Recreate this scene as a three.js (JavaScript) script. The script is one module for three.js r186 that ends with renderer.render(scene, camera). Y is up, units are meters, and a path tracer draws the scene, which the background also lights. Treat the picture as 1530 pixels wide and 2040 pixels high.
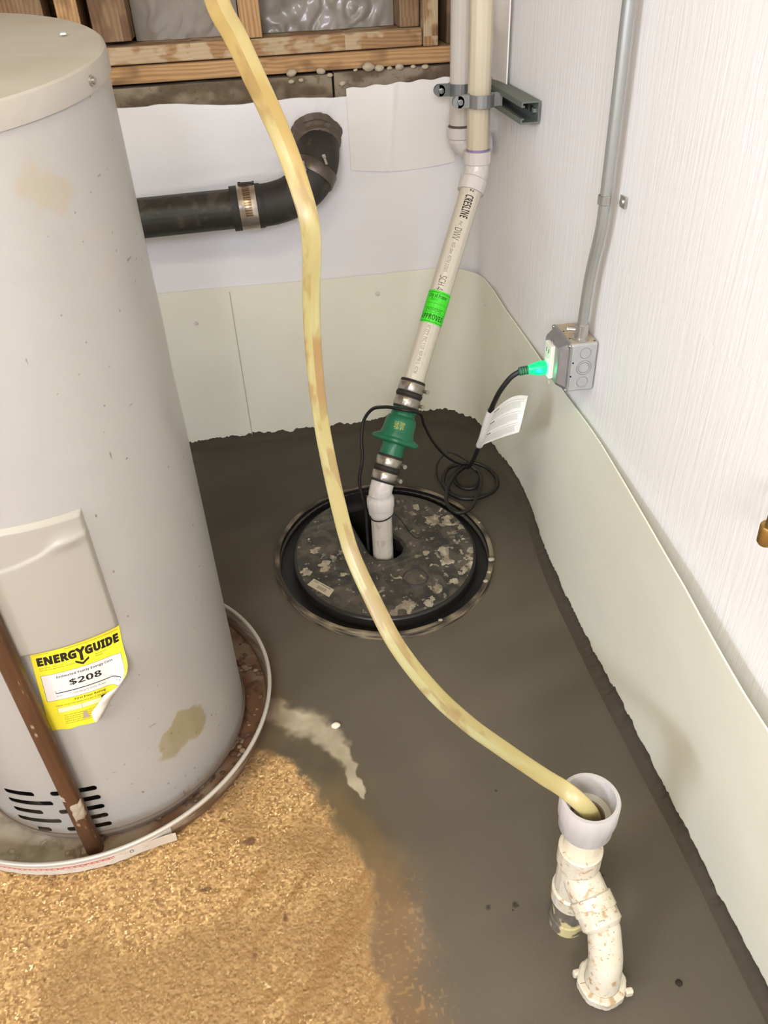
import * as THREE from 'three';
import { RoundedBoxGeometry } from 'three/addons/geometries/RoundedBoxGeometry.js';
import { mergeGeometries, mergeVertices, toCreasedNormals } from 'three/addons/utils/BufferGeometryUtils.js';
import { RectAreaLightUniformsLib } from 'three/addons/lights/RectAreaLightUniformsLib.js';

// ------------------------------------------------------------------ camera, light, exposure
const scene = new THREE.Scene();
const camera = new THREE.PerspectiveCamera(65.28, 1530 / 2040, 0.02, 30);
{
  const X = new THREE.Vector3(0.98541241, -0.03870995, 0.1657224), Y = new THREE.Vector3(0.12971142, 0.80122685, -0.58413225), F = new THREE.Vector3(0.1101695, -0.59710726, -0.79456001);
  camera.matrixAutoUpdate = true;
  camera.position.set(-0.5993, 1.3, 2.197);
  camera.quaternion.setFromRotationMatrix(new THREE.Matrix4().makeBasis(X, Y, F.clone().negate()));
}
const renderer = new THREE.WebGLRenderer({ antialias: true });
renderer.toneMapping = THREE.LinearToneMapping;
renderer.toneMappingExposure = 1.0;
renderer.shadowMap.enabled = true;
scene.background = new THREE.Color(0x000000);
RectAreaLightUniformsLib.init();
const LAMP = { pos: [-0.95, 2.22, 2.0], w: 0.6, h: 0.3, power: 23, color: [1.0, 0.96, 0.66] };
const WINDOW = { y: 2.0, z: 3.4, w: 0.8, h: 0.5, power: 62, color: [0.88, 1.0, 1.25] };
const ADDED_WINDOW_2 = { x: -1.15, y: 1.95, w: 0.9, h: 0.5, power: 46, color: [1.0, 1.0, 1.16] };  // added fill source in the front wall, lifts the dark corner

// ------------------------------------------------------------------ numbers
const V = (x, y, z) => new THREE.Vector3(x, y, z);
const clamp = (x, a = 0, b = 1) => Math.min(b, Math.max(a, x));
const lerp = (a, b, t) => a + (b - a) * t;
const sstep = (a, b, x) => { const t = clamp((x - a) / (b - a)); return t * t * (3 - 2 * t); };
const interp = (tab, x) => { // piecewise linear table [[x,y],...]
  if (x <= tab[0][0]) return tab[0][1];
  for (let i = 1; i < tab.length; i++) if (x <= tab[i][0]) return lerp(tab[i - 1][1], tab[i][1], (x - tab[i - 1][0]) / (tab[i][0] - tab[i - 1][0]));
  return tab[tab.length - 1][1];
};
const hash = (x, y, s = 0) => { let h = Math.imul(x | 0, 374761393) ^ Math.imul(y | 0, 668265263) ^ Math.imul(s | 0, 2147483629); h = Math.imul(h ^ (h >>> 13), 1274126177); h ^= h >>> 16; return (h >>> 0) / 4294967296; };
const noise = (x, y, s = 0) => {
  const ix = Math.floor(x), iy = Math.floor(y), fx = x - ix, fy = y - iy, u = fx * fx * (3 - 2 * fx), v = fy * fy * (3 - 2 * fy);
  const a = hash(ix, iy, s), b = hash(ix + 1, iy, s), c = hash(ix, iy + 1, s), d = hash(ix + 1, iy + 1, s);
  return a + (b - a) * u + (c - a) * v + (a - b - c + d) * u * v;
};
const fbm = (x, y, o = 4, s = 0) => { let r = 0, a = 0.5, t = 0; for (let i = 0; i < o; i++) { r += a * noise(x, y, s + i * 17); t += a; x *= 2.03; y *= 2.03; a *= 0.5; } return r / t; };
let seed = 7;
const rnd = () => { seed = (seed + 0x6d2b79f5) | 0; let t = Math.imul(seed ^ (seed >>> 15), 1 | seed); t = (t + Math.imul(t ^ (t >>> 7), 61 | t)) ^ t; return ((t ^ (t >>> 14)) >>> 0) / 4294967296; };
const mix3 = (a, b, t) => [lerp(a[0], b[0], t), lerp(a[1], b[1], t), lerp(a[2], b[2], t)];

// ------------------------------------------------------------------ textures and materials
function tex(w, h, fn, srgb = true) { // fn(u, v) -> [r,g,b] 0..255, v up
  
  const d = new Uint8Array(w * h * 4);
  for (let y = 0; y < h; y++) for (let x = 0; x < w; x++) { const c = fn((x + 0.5) / w, (y + 0.5) / h), o = (y * w + x) * 4; d[o] = clamp(c[0], 0, 255); d[o + 1] = clamp(c[1], 0, 255); d[o + 2] = clamp(c[2], 0, 255); d[o + 3] = 255; }
  const t = new THREE.DataTexture(d, w, h);
  if (srgb) t.colorSpace = THREE.SRGBColorSpace;
  t.wrapS = t.wrapT = THREE.RepeatWrapping; t.magFilter = THREE.LinearFilter; t.needsUpdate = true;
  return t;
}
const grey = (w, h, fn) => tex(w, h, (u, v) => { const g = fn(u, v) * 255; return [g, g, g]; }, false);
function canvasTex(w, h, draw) {
  const c = document.createElement('canvas'); c.width = w; c.height = h;
  draw(c.getContext('2d'), w, h);
  const t = new THREE.CanvasTexture(c); t.colorSpace = THREE.SRGBColorSpace; t.magFilter = THREE.LinearFilter; t.wrapS = t.wrapT = THREE.ClampToEdgeWrapping;
  return t;
}
const std = (o) => new THREE.MeshStandardMaterial({ roughness: 0.6, metalness: 0, side: THREE.DoubleSide, ...o });
const phys = (o) => new THREE.MeshPhysicalMaterial({ roughness: 0.5, metalness: 0, side: THREE.DoubleSide, ...o });

// ------------------------------------------------------------------ geometry helpers
function fromGrid(nu, nv, pos, uv, idx) {
  const g = new THREE.BufferGeometry();
  g.setAttribute('position', new THREE.Float32BufferAttribute(pos, 3));
  g.setAttribute('uv', new THREE.Float32BufferAttribute(uv, 2));
  g.setIndex(idx); g.computeVertexNormals();
  return g;
}
function grid(nu, nv, fn, uvfn = (u, v) => [u, v]) {
  const pos = [], uv = [], idx = [];
  for (let j = 0; j <= nv; j++) for (let i = 0; i <= nu; i++) { const u = i / nu, v = j / nv; pos.push(...fn(u, v)); uv.push(...uvfn(u, v)); }
  for (let j = 0; j < nv; j++) for (let i = 0; i < nu; i++) { const a = j * (nu + 1) + i, b = a + 1, c = a + nu + 1, d = c + 1; idx.push(a, b, d, a, d, c); }
  return fromGrid(nu, nv, pos, uv, idx);
}
// a sheet with two faces and closed edges
function slab(nu, nv, front, back, uvfn = (u, v) => [u, v]) {
  const f = grid(nu, nv, front, uvfn), b = grid(nu, nv, (u, v) => back(1 - u, v), (u, v) => uvfn(1 - u, v));
  const strip = (n, p) => grid(n, 1, (u, v) => (v ? back(...p(u)) : front(...p(u))), (u) => uvfn(...p(u)));
  return mergeGeometries([f, b, strip(nu, (t) => [1 - t, 0]), strip(nu, (t) => [t, 1]), strip(nv, (t) => [0, t]), strip(nv, (t) => [1, 1 - t])]);
}
const frame = (dir, ref) => { const T = dir.clone().normalize(), N = ref.clone().addScaledVector(T, -ref.dot(T)).normalize(), B = V().crossVectors(T, N); return [T, N, B]; };
const CAMREF = V(-0.1, 0.6, 0.8);
// surface of revolution about the line from A along dir; profile [[t, r], ...]; radius may vary with the angle
function revolve(profile, A, dir, o = {}) {
  const { seg = 40, ref = CAMREF, a0 = -Math.PI, a1 = Math.PI, crease = 0.55, shape } = o, [T, N, B] = frame(dir, ref), pos = [], uv = [], idx = [], n = profile.length;
  const t0 = profile[0][0], t1 = profile[n - 1][0];
  for (let i = 0; i < n; i++) for (let j = 0; j <= seg; j++) {
    const a = lerp(a0, a1, j / seg), [t, r0] = profile[i], r = shape ? r0 * shape(a, i) : r0;
    const p = A.clone().addScaledVector(T, t).addScaledVector(N, Math.cos(a) * r).addScaledVector(B, Math.sin(a) * r);
    pos.push(p.x, p.y, p.z); uv.push(o.uvm ? t * (o.us ?? 1) : (t - t0) / ((t1 - t0) || 1), j / seg);
  }
  for (let i = 0; i < n - 1; i++) for (let j = 0; j < seg; j++) { const a = i * (seg + 1) + j, b = a + 1, c = a + seg + 1, d = c + 1; idx.push(a, d, b, a, c, d); }
  const g = fromGrid(0, 0, pos, uv, idx);
  return crease ? toCreasedNormals(g, crease) : g;
}
// a tube along points (smooth curve unless o.raw), round or oval, closed ends
function sweep(pts, rad, o = {}) {
  const { us = 1, seg = 16, n = pts.length * 8, ref = V(0, 1, 0.3), flat = 1, cap = true, raw = false, twist = 0 } = o;
  const P = raw ? pts : new THREE.CatmullRomCurve3(pts, false, 'centripetal').getSpacedPoints(n), pos = [], uv = [], idx = [], m = P.length;
  let N = null, len = 0; const rr = typeof rad === 'function' ? rad : () => rad;
  const ring = (p, T, t, r, k) => { const B = V().crossVectors(T, N); for (let j = 0; j <= seg; j++) { const a = (j / seg) * 2 * Math.PI + twist, ca = Math.cos(a) * r * flat * k, sa = Math.sin(a) * r * k; pos.push(p.x + N.x * ca + B.x * sa, p.y + N.y * ca + B.y * sa, p.z + N.z * ca + B.z * sa); uv.push(t * us, j / seg); } };
  let rows = 0;
  for (let i = 0; i < m; i++) {
    const T = P[Math.min(m - 1, i + 1)].clone().sub(P[Math.max(0, i - 1)]).normalize();
    N = (N && !o.fixed ? N : ref).clone(); N.addScaledVector(T, -N.dot(T)).normalize();
    if (i) len += P[i].distanceTo(P[i - 1]);
    const r = rr(i / (m - 1));
    if (i === 0 && cap) { ring(P[0], T, len, 0, 0); ring(P[0], T, len, r, 1); rows += 2; }
    ring(P[i], T, len, r, 1); rows++;
    if (i === m - 1 && cap) { ring(P[i], T, len, r, 1); ring(P[i], T, len, 0, 0); rows += 2; }
  }
  for (let i = 0; i < rows - 1; i++) for (let j = 0; j < seg; j++) { const a = i * (seg + 1) + j, b = a + 1, c = a + seg + 1, d = c + 1; idx.push(a, b, d, a, d, c); }
  return fromGrid(0, 0, pos, uv, idx);
}
function metreUV(g, swap = false, off = [0, 0]) { // uv in metres by the main axis of the normal
  const p = g.attributes.position, n = g.attributes.normal, uv = [];
  for (let i = 0; i < p.count; i++) {
    const ax = Math.abs(n.getX(i)), ay = Math.abs(n.getY(i)), az = Math.abs(n.getZ(i));
    let a, b;
    if (ay > ax && ay > az) { a = p.getX(i); b = p.getZ(i); } else if (az >= ax) { a = p.getX(i); b = p.getY(i); } else { a = p.getZ(i); b = p.getY(i); }
    uv.push(...(swap ? [b + off[0], a + off[1]] : [a + off[0], b + off[1]]));
  }
  g.setAttribute('uv', new THREE.Float32BufferAttribute(uv, 2));
  return g;
}
function block(x0, y0, z0, x1, y1, z1, r = 0.003, rough = 0, swap = false, off) { // a chamfered box in world coordinates, edges slightly uneven
  let g = new RoundedBoxGeometry(x1 - x0, y1 - y0, z1 - z0, 2, r);
  g.translate((x0 + x1) / 2, (y0 + y1) / 2, (z0 + z1) / 2);
  if (rough) { const p = g.attributes.position; for (let i = 0; i < p.count; i++) { const q = hash(Math.round(p.getX(i) * 700), Math.round(p.getY(i) * 700), Math.round(p.getZ(i) * 700)); p.setXYZ(i, p.getX(i) + (q - 0.5) * rough, p.getY(i) + (hash(i, 3, 9) * 0 + q - 0.5) * rough, p.getZ(i) + (q - 0.5) * rough); } }
  return metreUV(g, swap, off);
}
function lump(r, sx, sy, sz, s) { // an irregular small stone or blob
  const g = mergeVertices(new THREE.IcosahedronGeometry(r, 2).deleteAttribute('normal').deleteAttribute('uv')), p = g.attributes.position;
  for (let i = 0; i < p.count; i++) { const x = p.getX(i) / r, y = p.getY(i) / r, z = p.getZ(i) / r, k = 0.72 + 0.55 * fbm(x * 1.4 + s, y * 1.4 + z * 1.1 + s * 3, 3, s); p.setXYZ(i, x * r * k * sx, y * r * k * sy, z * r * k * sz); }
  g.computeVertexNormals(); g.setAttribute('uv', new THREE.Float32BufferAttribute(new Float32Array(p.count * 2), 2));
  return g;
}
const moved = (g, x, y, z) => g.translate(x, y, z);

// ------------------------------------------------------------------ naming
const taken = new Map();
const numbered = (name) => { const n = taken.get(name) ?? 0; taken.set(name, n + 1); return n ? `${name}_${String(n).padStart(3, '0')}` : name; };
function mesh(name, g, m, parent) { const o = new THREE.Mesh(g, m); o.name = parent === scene ? numbered(name) : name; o.castShadow = o.receiveShadow = true; parent.add(o); return o; }
function kid(name, g, m, parent, label) { const k = parent.children.filter((c) => c.name.replace(/_\d{3}$/, '') === name).length, o = mesh(k ? `${name}_${String(k).padStart(3, '0')}` : name, g, m, parent); if (label) o.userData.label = label; return o; }
function thing(name, label, category, at = [0, 0, 0], group) { // parts are given in world coordinates, the group sits at the base
  const o = new THREE.Group(); o.name = numbered(name); o.position.set(...at); scene.add(o);
  o.userData = { label, category }; if (group) o.userData.group = group;
  o.put = (n, g, m, lab, parent = o) => kid(n, g.translate(-at[0], -at[1], -at[2]), m, parent, lab);
  return o;
}
function structure(name, at = [0, 0, 0]) { const o = new THREE.Group(); o.name = name; scene.add(o); o.userData = { kind: 'structure' }; o.put = (n, g, m, lab, parent = o) => kid(n, g, m, parent, lab); return o; }

// ================================================================== FLOOR
const BASIN = { x: -0.39, z: 0.644, rx: 0.274, rz: 0.298 };
const XP = [[0.3, -1.5], [0.7, -1.3], [0.85, -0.9], [0.95, -0.76], [1.03, -0.705], [1.054, -0.677], [1.119, -0.6], [1.2, -0.558], [1.3, -0.523], [1.39, -0.492], [1.48, -0.474], [1.72, -0.474], [2.1, -0.45]];
const XT = [[1.0, -0.86], [1.13, -0.80], [1.17, -0.745], [1.21, -0.70], [1.26, -0.655], [1.33, -0.615], [1.412, -0.582], [1.471, -0.565], [1.7, -0.562], [2.1, -0.55]];
const WASH = [[-0.71, 1.085, 0.028], [-0.66, 1.115, 0.036], [-0.615, 1.145, 0.034], [-0.582, 1.185, 0.024], [-0.566, 1.225, 0.015], [-0.553, 1.275, 0.010], [-0.542, 1.33, 0.005]];
const FX0 = -1.75, FW = 1.8, FD = 2.1;
const SPOTS = [[-0.372, 1.567, 0.006], [-0.327, 1.571, 0.007], [-0.334, 1.578, 0.003], [-0.30, 1.36, 0.003], [-0.17, 1.55, 0.003]];
function oldFloor(x, z) { // worn tan paint with bright flakes
  const f1 = noise(x * 230, z * 230, 50), f2 = noise(x * 430, z * 430, 51), f3 = noise(x * 130, z * 130, 52), big = fbm(x * 7, z * 7, 3, 60);
  let old = [180, 143, 93];
  old = mix3(old, [152, 114, 66], sstep(0.42, 0.66, f3) * 0.7);
  old = mix3(old, [128, 94, 54], sstep(0.58, 0.82, f1) * 0.7);
  old = mix3(old, [222, 184, 124], sstep(0.62, 0.8, noise(x * 290 + 9, z * 290, 54)) * 0.75);
  old = mix3(old, [250, 226, 172], sstep(0.76, 0.87, f2 * 0.72 + f3 * 0.3) * 0.95);
  const zone = sstep(1.3, 1.42, z) * sstep(-0.86, -0.74, x);
  if (zone > 0) old = mix3(old, [140, 98, 52], sstep(0.56, 0.72, fbm((x * 0.75 + z * 0.66) * 60, (x * 0.66 - z * 0.75) * 5, 3, 70)) * 0.6 * zone);
  old = mix3(old, [140, 108, 66], sstep(0.42, 0.68, big) * 0.6);
  const pit = noise(x * 40, z * 40, 80); if (pit > 0.93) old = mix3(old, [96, 66, 38], sstep(0.93, 0.97, pit) * 0.8);
  return old;
}
function floorColour(x, z) {
  const xp0 = interp(XP, z), xt = interp(XT, z), near = x < xp0 + 0.16;
  const g = 1 + (fbm(x * 3.1, z * 2.3, 3, 20) - 0.5) * 0.22 + (fbm(x * 5 + z * 14, z * 4 - x * 3, 2, 40) - 0.5) * 0.12 + (noise(x * 900, z * 900, 31) - 0.5) * 0.05;
  const backTone = 1 - 0.20 * sstep(0.75, 0.35, z + 0.25 * (fbm(x * 4, z * 4, 3, 44) - 0.5)) , q = g * backTone, conc = [89 * q, 81 * q, 67 * q]; // new trowelled mortar, darker towards the back wall
  for (const [sx, sz, r] of SPOTS) { const d = Math.hypot(x - sx, z - sz); if (d < r) return mix3([48, 42, 34], conc, sstep(0.3, 1, d / r + 0.5 * (noise(x * 300, z * 300, 3) - 0.5))); }
  if (!near) return conc;
  const w1 = fbm(x * 14, z * 14, 3, 1) - 0.5, w2 = fbm(x * 55, z * 55, 2, 5) - 0.5, xe = x + w1 * 0.045 + w2 * 0.018;
  let c;
  if (xe - xt < 0.014) c = oldFloor(x, z);
  if (xe - xt > -0.012 && xe - xp0 < 0.06) { // dark wet band between the two
    const wn = fbm(x * 20, z * 20, 3, 90), sp = sstep(0.74, 0.86, noise(x * 190, z * 190, 95));
    let wet = mix3([84, 74, 54], [112, 92, 70], sstep(1.35, 1.6, z));
    wet = wet.map((k) => k * (0.86 + 0.3 * wn));
    wet = mix3(wet, [176, 140, 92], sp * 0.5 * sstep(1.42, 1.6, z));
    wet = mix3(wet, [128, 96, 52], sstep(0.06, 0.0, Math.abs(xe - xt - 0.03)) * sstep(1.24, 1.34, z) * 0.4);
    c = c ? mix3(c, wet, sstep(-0.012, 0.014, xe - xt)) : wet;
  }
  const soft = 0.02 + 0.03 * noise(z * 9, 3, 97), k0 = sstep(-soft, soft, xe - xp0);
  c = c ? mix3(c, conc, k0) : conc;
  // a damp darker border just inside the new mortar
  c = mix3(c, [86, 78, 62], 0.55 * sstep(0.11, 0.05, xe - xp0) * sstep(-0.01, 0.03, xe - xp0) * sstep(1.0, 1.08, z) * sstep(1.62, 1.4, z));
  // grout wash smeared across the old floor beside the pan
  if (x > -0.8 && x < -0.48 && z > 1 && z < 1.42) {
    let wash = 0;
    for (let i = 0; i < WASH.length - 1; i++) {
      const [ax, az, ar] = WASH[i], [bx, bz, br] = WASH[i + 1], t = clamp(((x - ax) * (bx - ax) + (z - az) * (bz - az)) / ((bx - ax) ** 2 + (bz - az) ** 2)), d = Math.hypot(x - lerp(ax, bx, t), z - lerp(az, bz, t)) + (w1 * 0.03 + w2 * 0.022);
      wash = Math.max(wash, sstep(1.25, 0.45, d / lerp(ar, br, t)));
    }
    if (wash > 0) c = mix3(c, [186, 172, 146], wash * (0.7 + 0.5 * (fbm(x * 30, z * 30, 3, 99) - 0.3)));
  }
  // rusty dirt round the pan
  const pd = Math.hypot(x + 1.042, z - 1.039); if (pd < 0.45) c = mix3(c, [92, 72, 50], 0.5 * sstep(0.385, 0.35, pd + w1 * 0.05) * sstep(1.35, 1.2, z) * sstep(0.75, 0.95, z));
  return c;
}
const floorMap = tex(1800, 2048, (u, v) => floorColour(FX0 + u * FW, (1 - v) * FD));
const oldness = (x, z) => sstep(0.03, -0.05, x - interp(XT, z));
const floorBump = grey(2048, 2048, (u, v) => { const x = FX0 + u * FW, z = (1 - v) * FD, o = oldness(x, z); return 0.5 + o * (0.5 * (noise(x * 150, z * 150, 50) - 0.5) + 0.4 * (noise(x * 330, z * 330, 51) - 0.5)) + (1 - o) * (0.25 * (fbm(x * 9, z * 9, 3, 7) - 0.5) + 0.05 * (noise(x * 500, z * 500, 8) - 0.5)); });
const floorRough = grey(512, 512, (u, v) => { const x = FX0 + u * FW, z = (1 - v) * FD; return lerp(0.72, 0.55, oldness(x, z)); });
for (const t of [floorMap, floorBump, floorRough]) { t.wrapS = t.wrapT = THREE.MirroredRepeatWrapping; t.repeat.set(1 / FW, 1 / FD); t.offset.set(-FX0 / FW, 1); }
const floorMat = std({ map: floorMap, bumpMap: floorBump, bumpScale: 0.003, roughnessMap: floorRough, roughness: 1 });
{
  const s = new THREE.Shape([[-2.9, 0.3], [0.3, 0.3], [0.3, -4], [-2.9, -4]].map(([x, y]) => new THREE.Vector2(x, y)));
  const h = new THREE.Path(); h.absellipse(BASIN.x, -BASIN.z, BASIN.rx - 0.012, BASIN.rz - 0.012, 0, Math.PI * 2, true); s.holes.push(h);
  const g = new THREE.ExtrudeGeometry(s, { depth: 0.12, bevelEnabled: false, curveSegments: 64 }); g.rotateX(-Math.PI / 2); g.translate(0, -0.12, 0);
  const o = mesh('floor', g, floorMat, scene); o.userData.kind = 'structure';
}

// ================================================================== WALLS
// path of the wall sheets: along the back wall, round the corner, along the right wall. s in metres, 0 at the corner arc's start
const wallPath = (s, rc, off = 0) => {
  const arc = rc * Math.PI / 2;
  if (s <= 0) return { x: -rc + s, z: off, nx: 0, nz: 1 };
  if (s >= arc) return { x: -off, z: rc + s - arc, nx: -1, nz: 0 };
  const a = s / rc, nx = -Math.sin(a), nz = Math.cos(a);
  return { x: -rc + Math.sin(a) * rc + nx * off, z: rc - Math.cos(a) * rc + nz * off, nx, nz };
};
const RC = 0.13, ARC = RC * Math.PI / 2;
const bulge = (z) => 0.038 * Math.exp(-(((z - 0.46) / 0.24) ** 2));
const foamPoint = (s, y, off) => { // the foam sheet: pressed back at its foot, leaning off the wall at its top edge towards the near end
  const p = wallPath(s, RC), right = sstep(0, ARC, s), z = p.z, k = clamp(1 - y / 0.5);
  const lean = right * sstep(0.85, 1.6, z) * 0.034 * (y / 0.47), o = off + lean - right * bulge(z) * k + 0.002 * (fbm(s * 4, y * 4, 2, 3) - 0.5);
  return [p.x + p.nx * o, y, p.z + p.nz * o];
};
const foamTop = (s) => { const p = wallPath(s, RC), r = sstep(0.3, 1, s / ARC); return lerp(0.492 + 0.003 * Math.sin(p.x * 5), interp([[0.1, 0.49], [0.21, 0.492], [0.33, 0.482], [0.54, 0.478], [0.77, 0.474], [0.97, 0.475], [1.23, 0.469], [1.37, 0.463], [1.56, 0.442], [2.4, 0.40]], p.z), r); };

const plainConcrete = std({ color: 0x8d8474, roughness: 0.9 });
const ledgeMap = tex(1024, 256, (u, v) => { const n = fbm(u * 60, v * 15, 4, 5), m = fbm(u * 12, v * 5, 3, 9); let c = [100 + 30 * (n - 0.5), 85 + 28 * (n - 0.5), 65 + 24 * (n - 0.5)]; c = mix3(c, [176, 164, 144], sstep(0.52, 0.7, m) * 0.55); return mix3(c, [84, 70, 54], sstep(0.66, 0.8, fbm(u * 160, v * 40, 2, 3)) * 0.4); });
ledgeMap.repeat.set(1 / 1.2, 1 / 0.3);
const ledgeMat = std({ map: ledgeMap, roughness: 0.95 });

function woodTex(base, dark, paint, s) {
  return tex(1024, 256, (u, v) => { // 0.6 m x 0.15 m, grain along u
    const x = u * 0.6, y = v * 0.15, bend = fbm(x * 5, y * 12, 3, s) * 0.03, ringv = Math.sin((y + bend + 0.02 * noise(x * 3, 1, s)) * 620 + fbm(x * 4, y * 60, 2, s + 2) * 3), gr = noise(x * 26, y * 1400, s + 4);
    let c = mix3(base, dark, 0.35 * sstep(0.1, 0.95, ringv * 0.5 + 0.5) + 0.3 * gr);
    c = mix3(c, [84, 60, 38], 0.5 * sstep(0.6, 0.8, fbm(x * 14, y * 20, 3, s + 6)));
    if (paint) { const p = fbm(x * 16, y * 22, 4, s + 8); c = mix3(c, [196, 180, 150], paint * sstep(0.44, 0.56, p + 0.06 * (gr - 0.5)) * (0.8 + 0.2 * gr)); }
    return c;
  });
}
const woods = [woodTex([194, 154, 104], [132, 96, 60], 0.06, 11), woodTex([168, 132, 90], [118, 86, 54], 0.7, 23), woodTex([138, 108, 76], [92, 68, 46], 0.12, 37)];
for (const w of woods) w.repeat.set(1 / 0.6, 1 / 0.15);
const woodMat = woods.map((map) => std({ map, roughness: 0.85, bumpMap: map, bumpScale: 0.0008 }));

// --- back wall: foundation, plates and studs above it
const back = structure('wall_back');
{
  back.put('foundation_block', block(-0.365, 0, -0.26, 0.1, 0.996, -0.019, 0.004), ledgeMat);
  back.put('foundation_block', block(-1.3, 0, -0.26, -0.369, 0.994, -0.021, 0.004), ledgeMat);
  back.put('foundation_block', block(-2.9, 0, -0.26, -1.304, 0.995, -0.020, 0.004), ledgeMat);
  back.put('sill_plate', block(-2.9, 1.0, -0.165, -0.02, 1.037, -0.026, 0.004, 0.001), woodMat[0]);
  back.put('bottom_plate', block(-2.9, 1.0395, -0.165, -0.578, 1.078, -0.035, 0.004, 0.001, false, [0.1, 0.02]), woodMat[1], 'board under the studs with flaking white paint');
  back.put('bottom_plate', block(-0.574, 1.0395, -0.165, -0.138, 1.0775, -0.033, 0.004, 0.001, false, [0.33, 0.05]), woodMat[1]);
  const stud = (x0, x1, y0, z1, m, off, label) => back.put('stud', block(x0, y0, -0.16, x1, 2.3, z1, 0.003, 0.001, true, off), woodMat[m], label);
  stud(-0.99, -0.94, 1.08, -0.05, 0, [0.2, 0.03]);
  stud(-0.915, -0.832, 1.088, -0.036, 2, [0.3, 0.1], 'wide dirty stud');
  stud(-0.577, -0.527, 1.079, -0.030, 0, [0.5, 0.06]);
  stud(-0.19, -0.141, 1.079, -0.055, 2, [0.1, 0.08]);
  stud(-0.136, -0.099, 1.0385, -0.026, 1, [0.14, 0.04], 'narrow stud with flaking white paint');
  stud(-0.072, -0.02, 1.0385, -0.05, 2, [0.4, 0.02]);
  back.put('sheathing', block(-2.9, 1.0, -0.26, 0.1, 2.34, -0.24, 0.002), woodMat[2]);
  back.put('wall_board', block(-2.9, 1.09, -0.155, -1.02, 2.3, -0.06, 0.003, 0, true), woodMat[2]);
  // mortar lumps on the ledge
  const lm = std({ color: 0xb7a88f, roughness: 0.95 });
  const lumps = [[-0.468, 1.002, 0.012], [-0.446, 0.985, 0.006], [-0.396, 1.002, 0.010], [-0.374, 0.992, 0.007], [-0.345, 0.972, 0.008], [-0.278, 1.004, 0.014], [-0.252, 1.0, 0.011], [-0.2, 1.0, 0.010], [-0.225, 0.998, 0.006], [-0.135, 0.996, 0.008], [-0.47, 0.984, 0.007], [-0.31, 0.999, 0.005], [-0.165, 0.998, 0.006]];
  lumps.forEach(([x, y, r], i) => back.put('mortar_lump', moved(lump(r * 0.9, 1.25, 0.8, 0.9, i + 2), x, y, -0.018 + r * 0.25), lm));
}
// --- right wall: textured white facing over concrete
const streak = grey(1024, 1024, (u, v) => { const x = u * 0.5, y = v * 0.8; return 0.5 + 0.55 * (fbm(x * 160 + 2 * noise(y * 9, x * 8, 3), y * 9, 4, 3) - 0.5) + 0.12 * (noise(x * 600, y * 60, 9) - 0.5); });
streak.repeat.set(2, 1.25);
const whiteSheet = std({ color: 0xf1eeeb, roughness: 0.62, bumpMap: streak, bumpScale: 0.0012 });
const right = structure('wall_right');
{
  const f = (z, y, o) => [0.0095 + o - 0.003 * (fbm(z * 3, y * 2, 2, 4) - 0.5) - 0.010 * sstep(0.20, 0.06, z), y, z];
  const z0 = 0.05, z1 = 4, y0 = 0.425, y1 = 2.34;
  const yy = (u, v) => lerp(lerp(y0, 0.28, sstep(0.75, 1.2, lerp(z0, z1, u))), y1, v);
  right.put('white_facing', slab(160, 60, (u, v) => f(lerp(z0, z1, u), yy(u, v), 0), (u, v) => f(lerp(z0, z1, u), yy(u, v), 0.03), (u, v) => [lerp(z0, z1, u), yy(u, v)]), whiteSheet);
  right.put('concrete', block(0.075, 0, -0.26, 0.3, 2.34, 4, 0.003), plainConcrete);
  // the facing's free edge curling away from the corner
  const flapMat = std({ color: 0xefeae2, roughness: 0.6 });
  const edge = (y) => interp([[0.985, 0.168], [1.0, 0.152], [1.03, 0.130], [1.05, 0.126], [1.07, 0.138], [1.09, 0.172], [1.14, 0.196], [1.3, 0.205], [2.3, 0.2]], y), lift = (y) => 0.010 + 0.016 * sstep(0.99, 1.06, y);
  const fl = (u, v, o) => { const y = lerp(0.985, 2.3, v * v), k = lift(y); return [-0.004 - k * u * u + o, y, lerp(0.245, edge(y), u)]; };
  right.put('loose_flap', slab(14, 60, (u, v) => fl(u, v, 0), (u, v) => fl(u, v, 0.003)), flapMat, 'curled loose edge of the facing');
}
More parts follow.
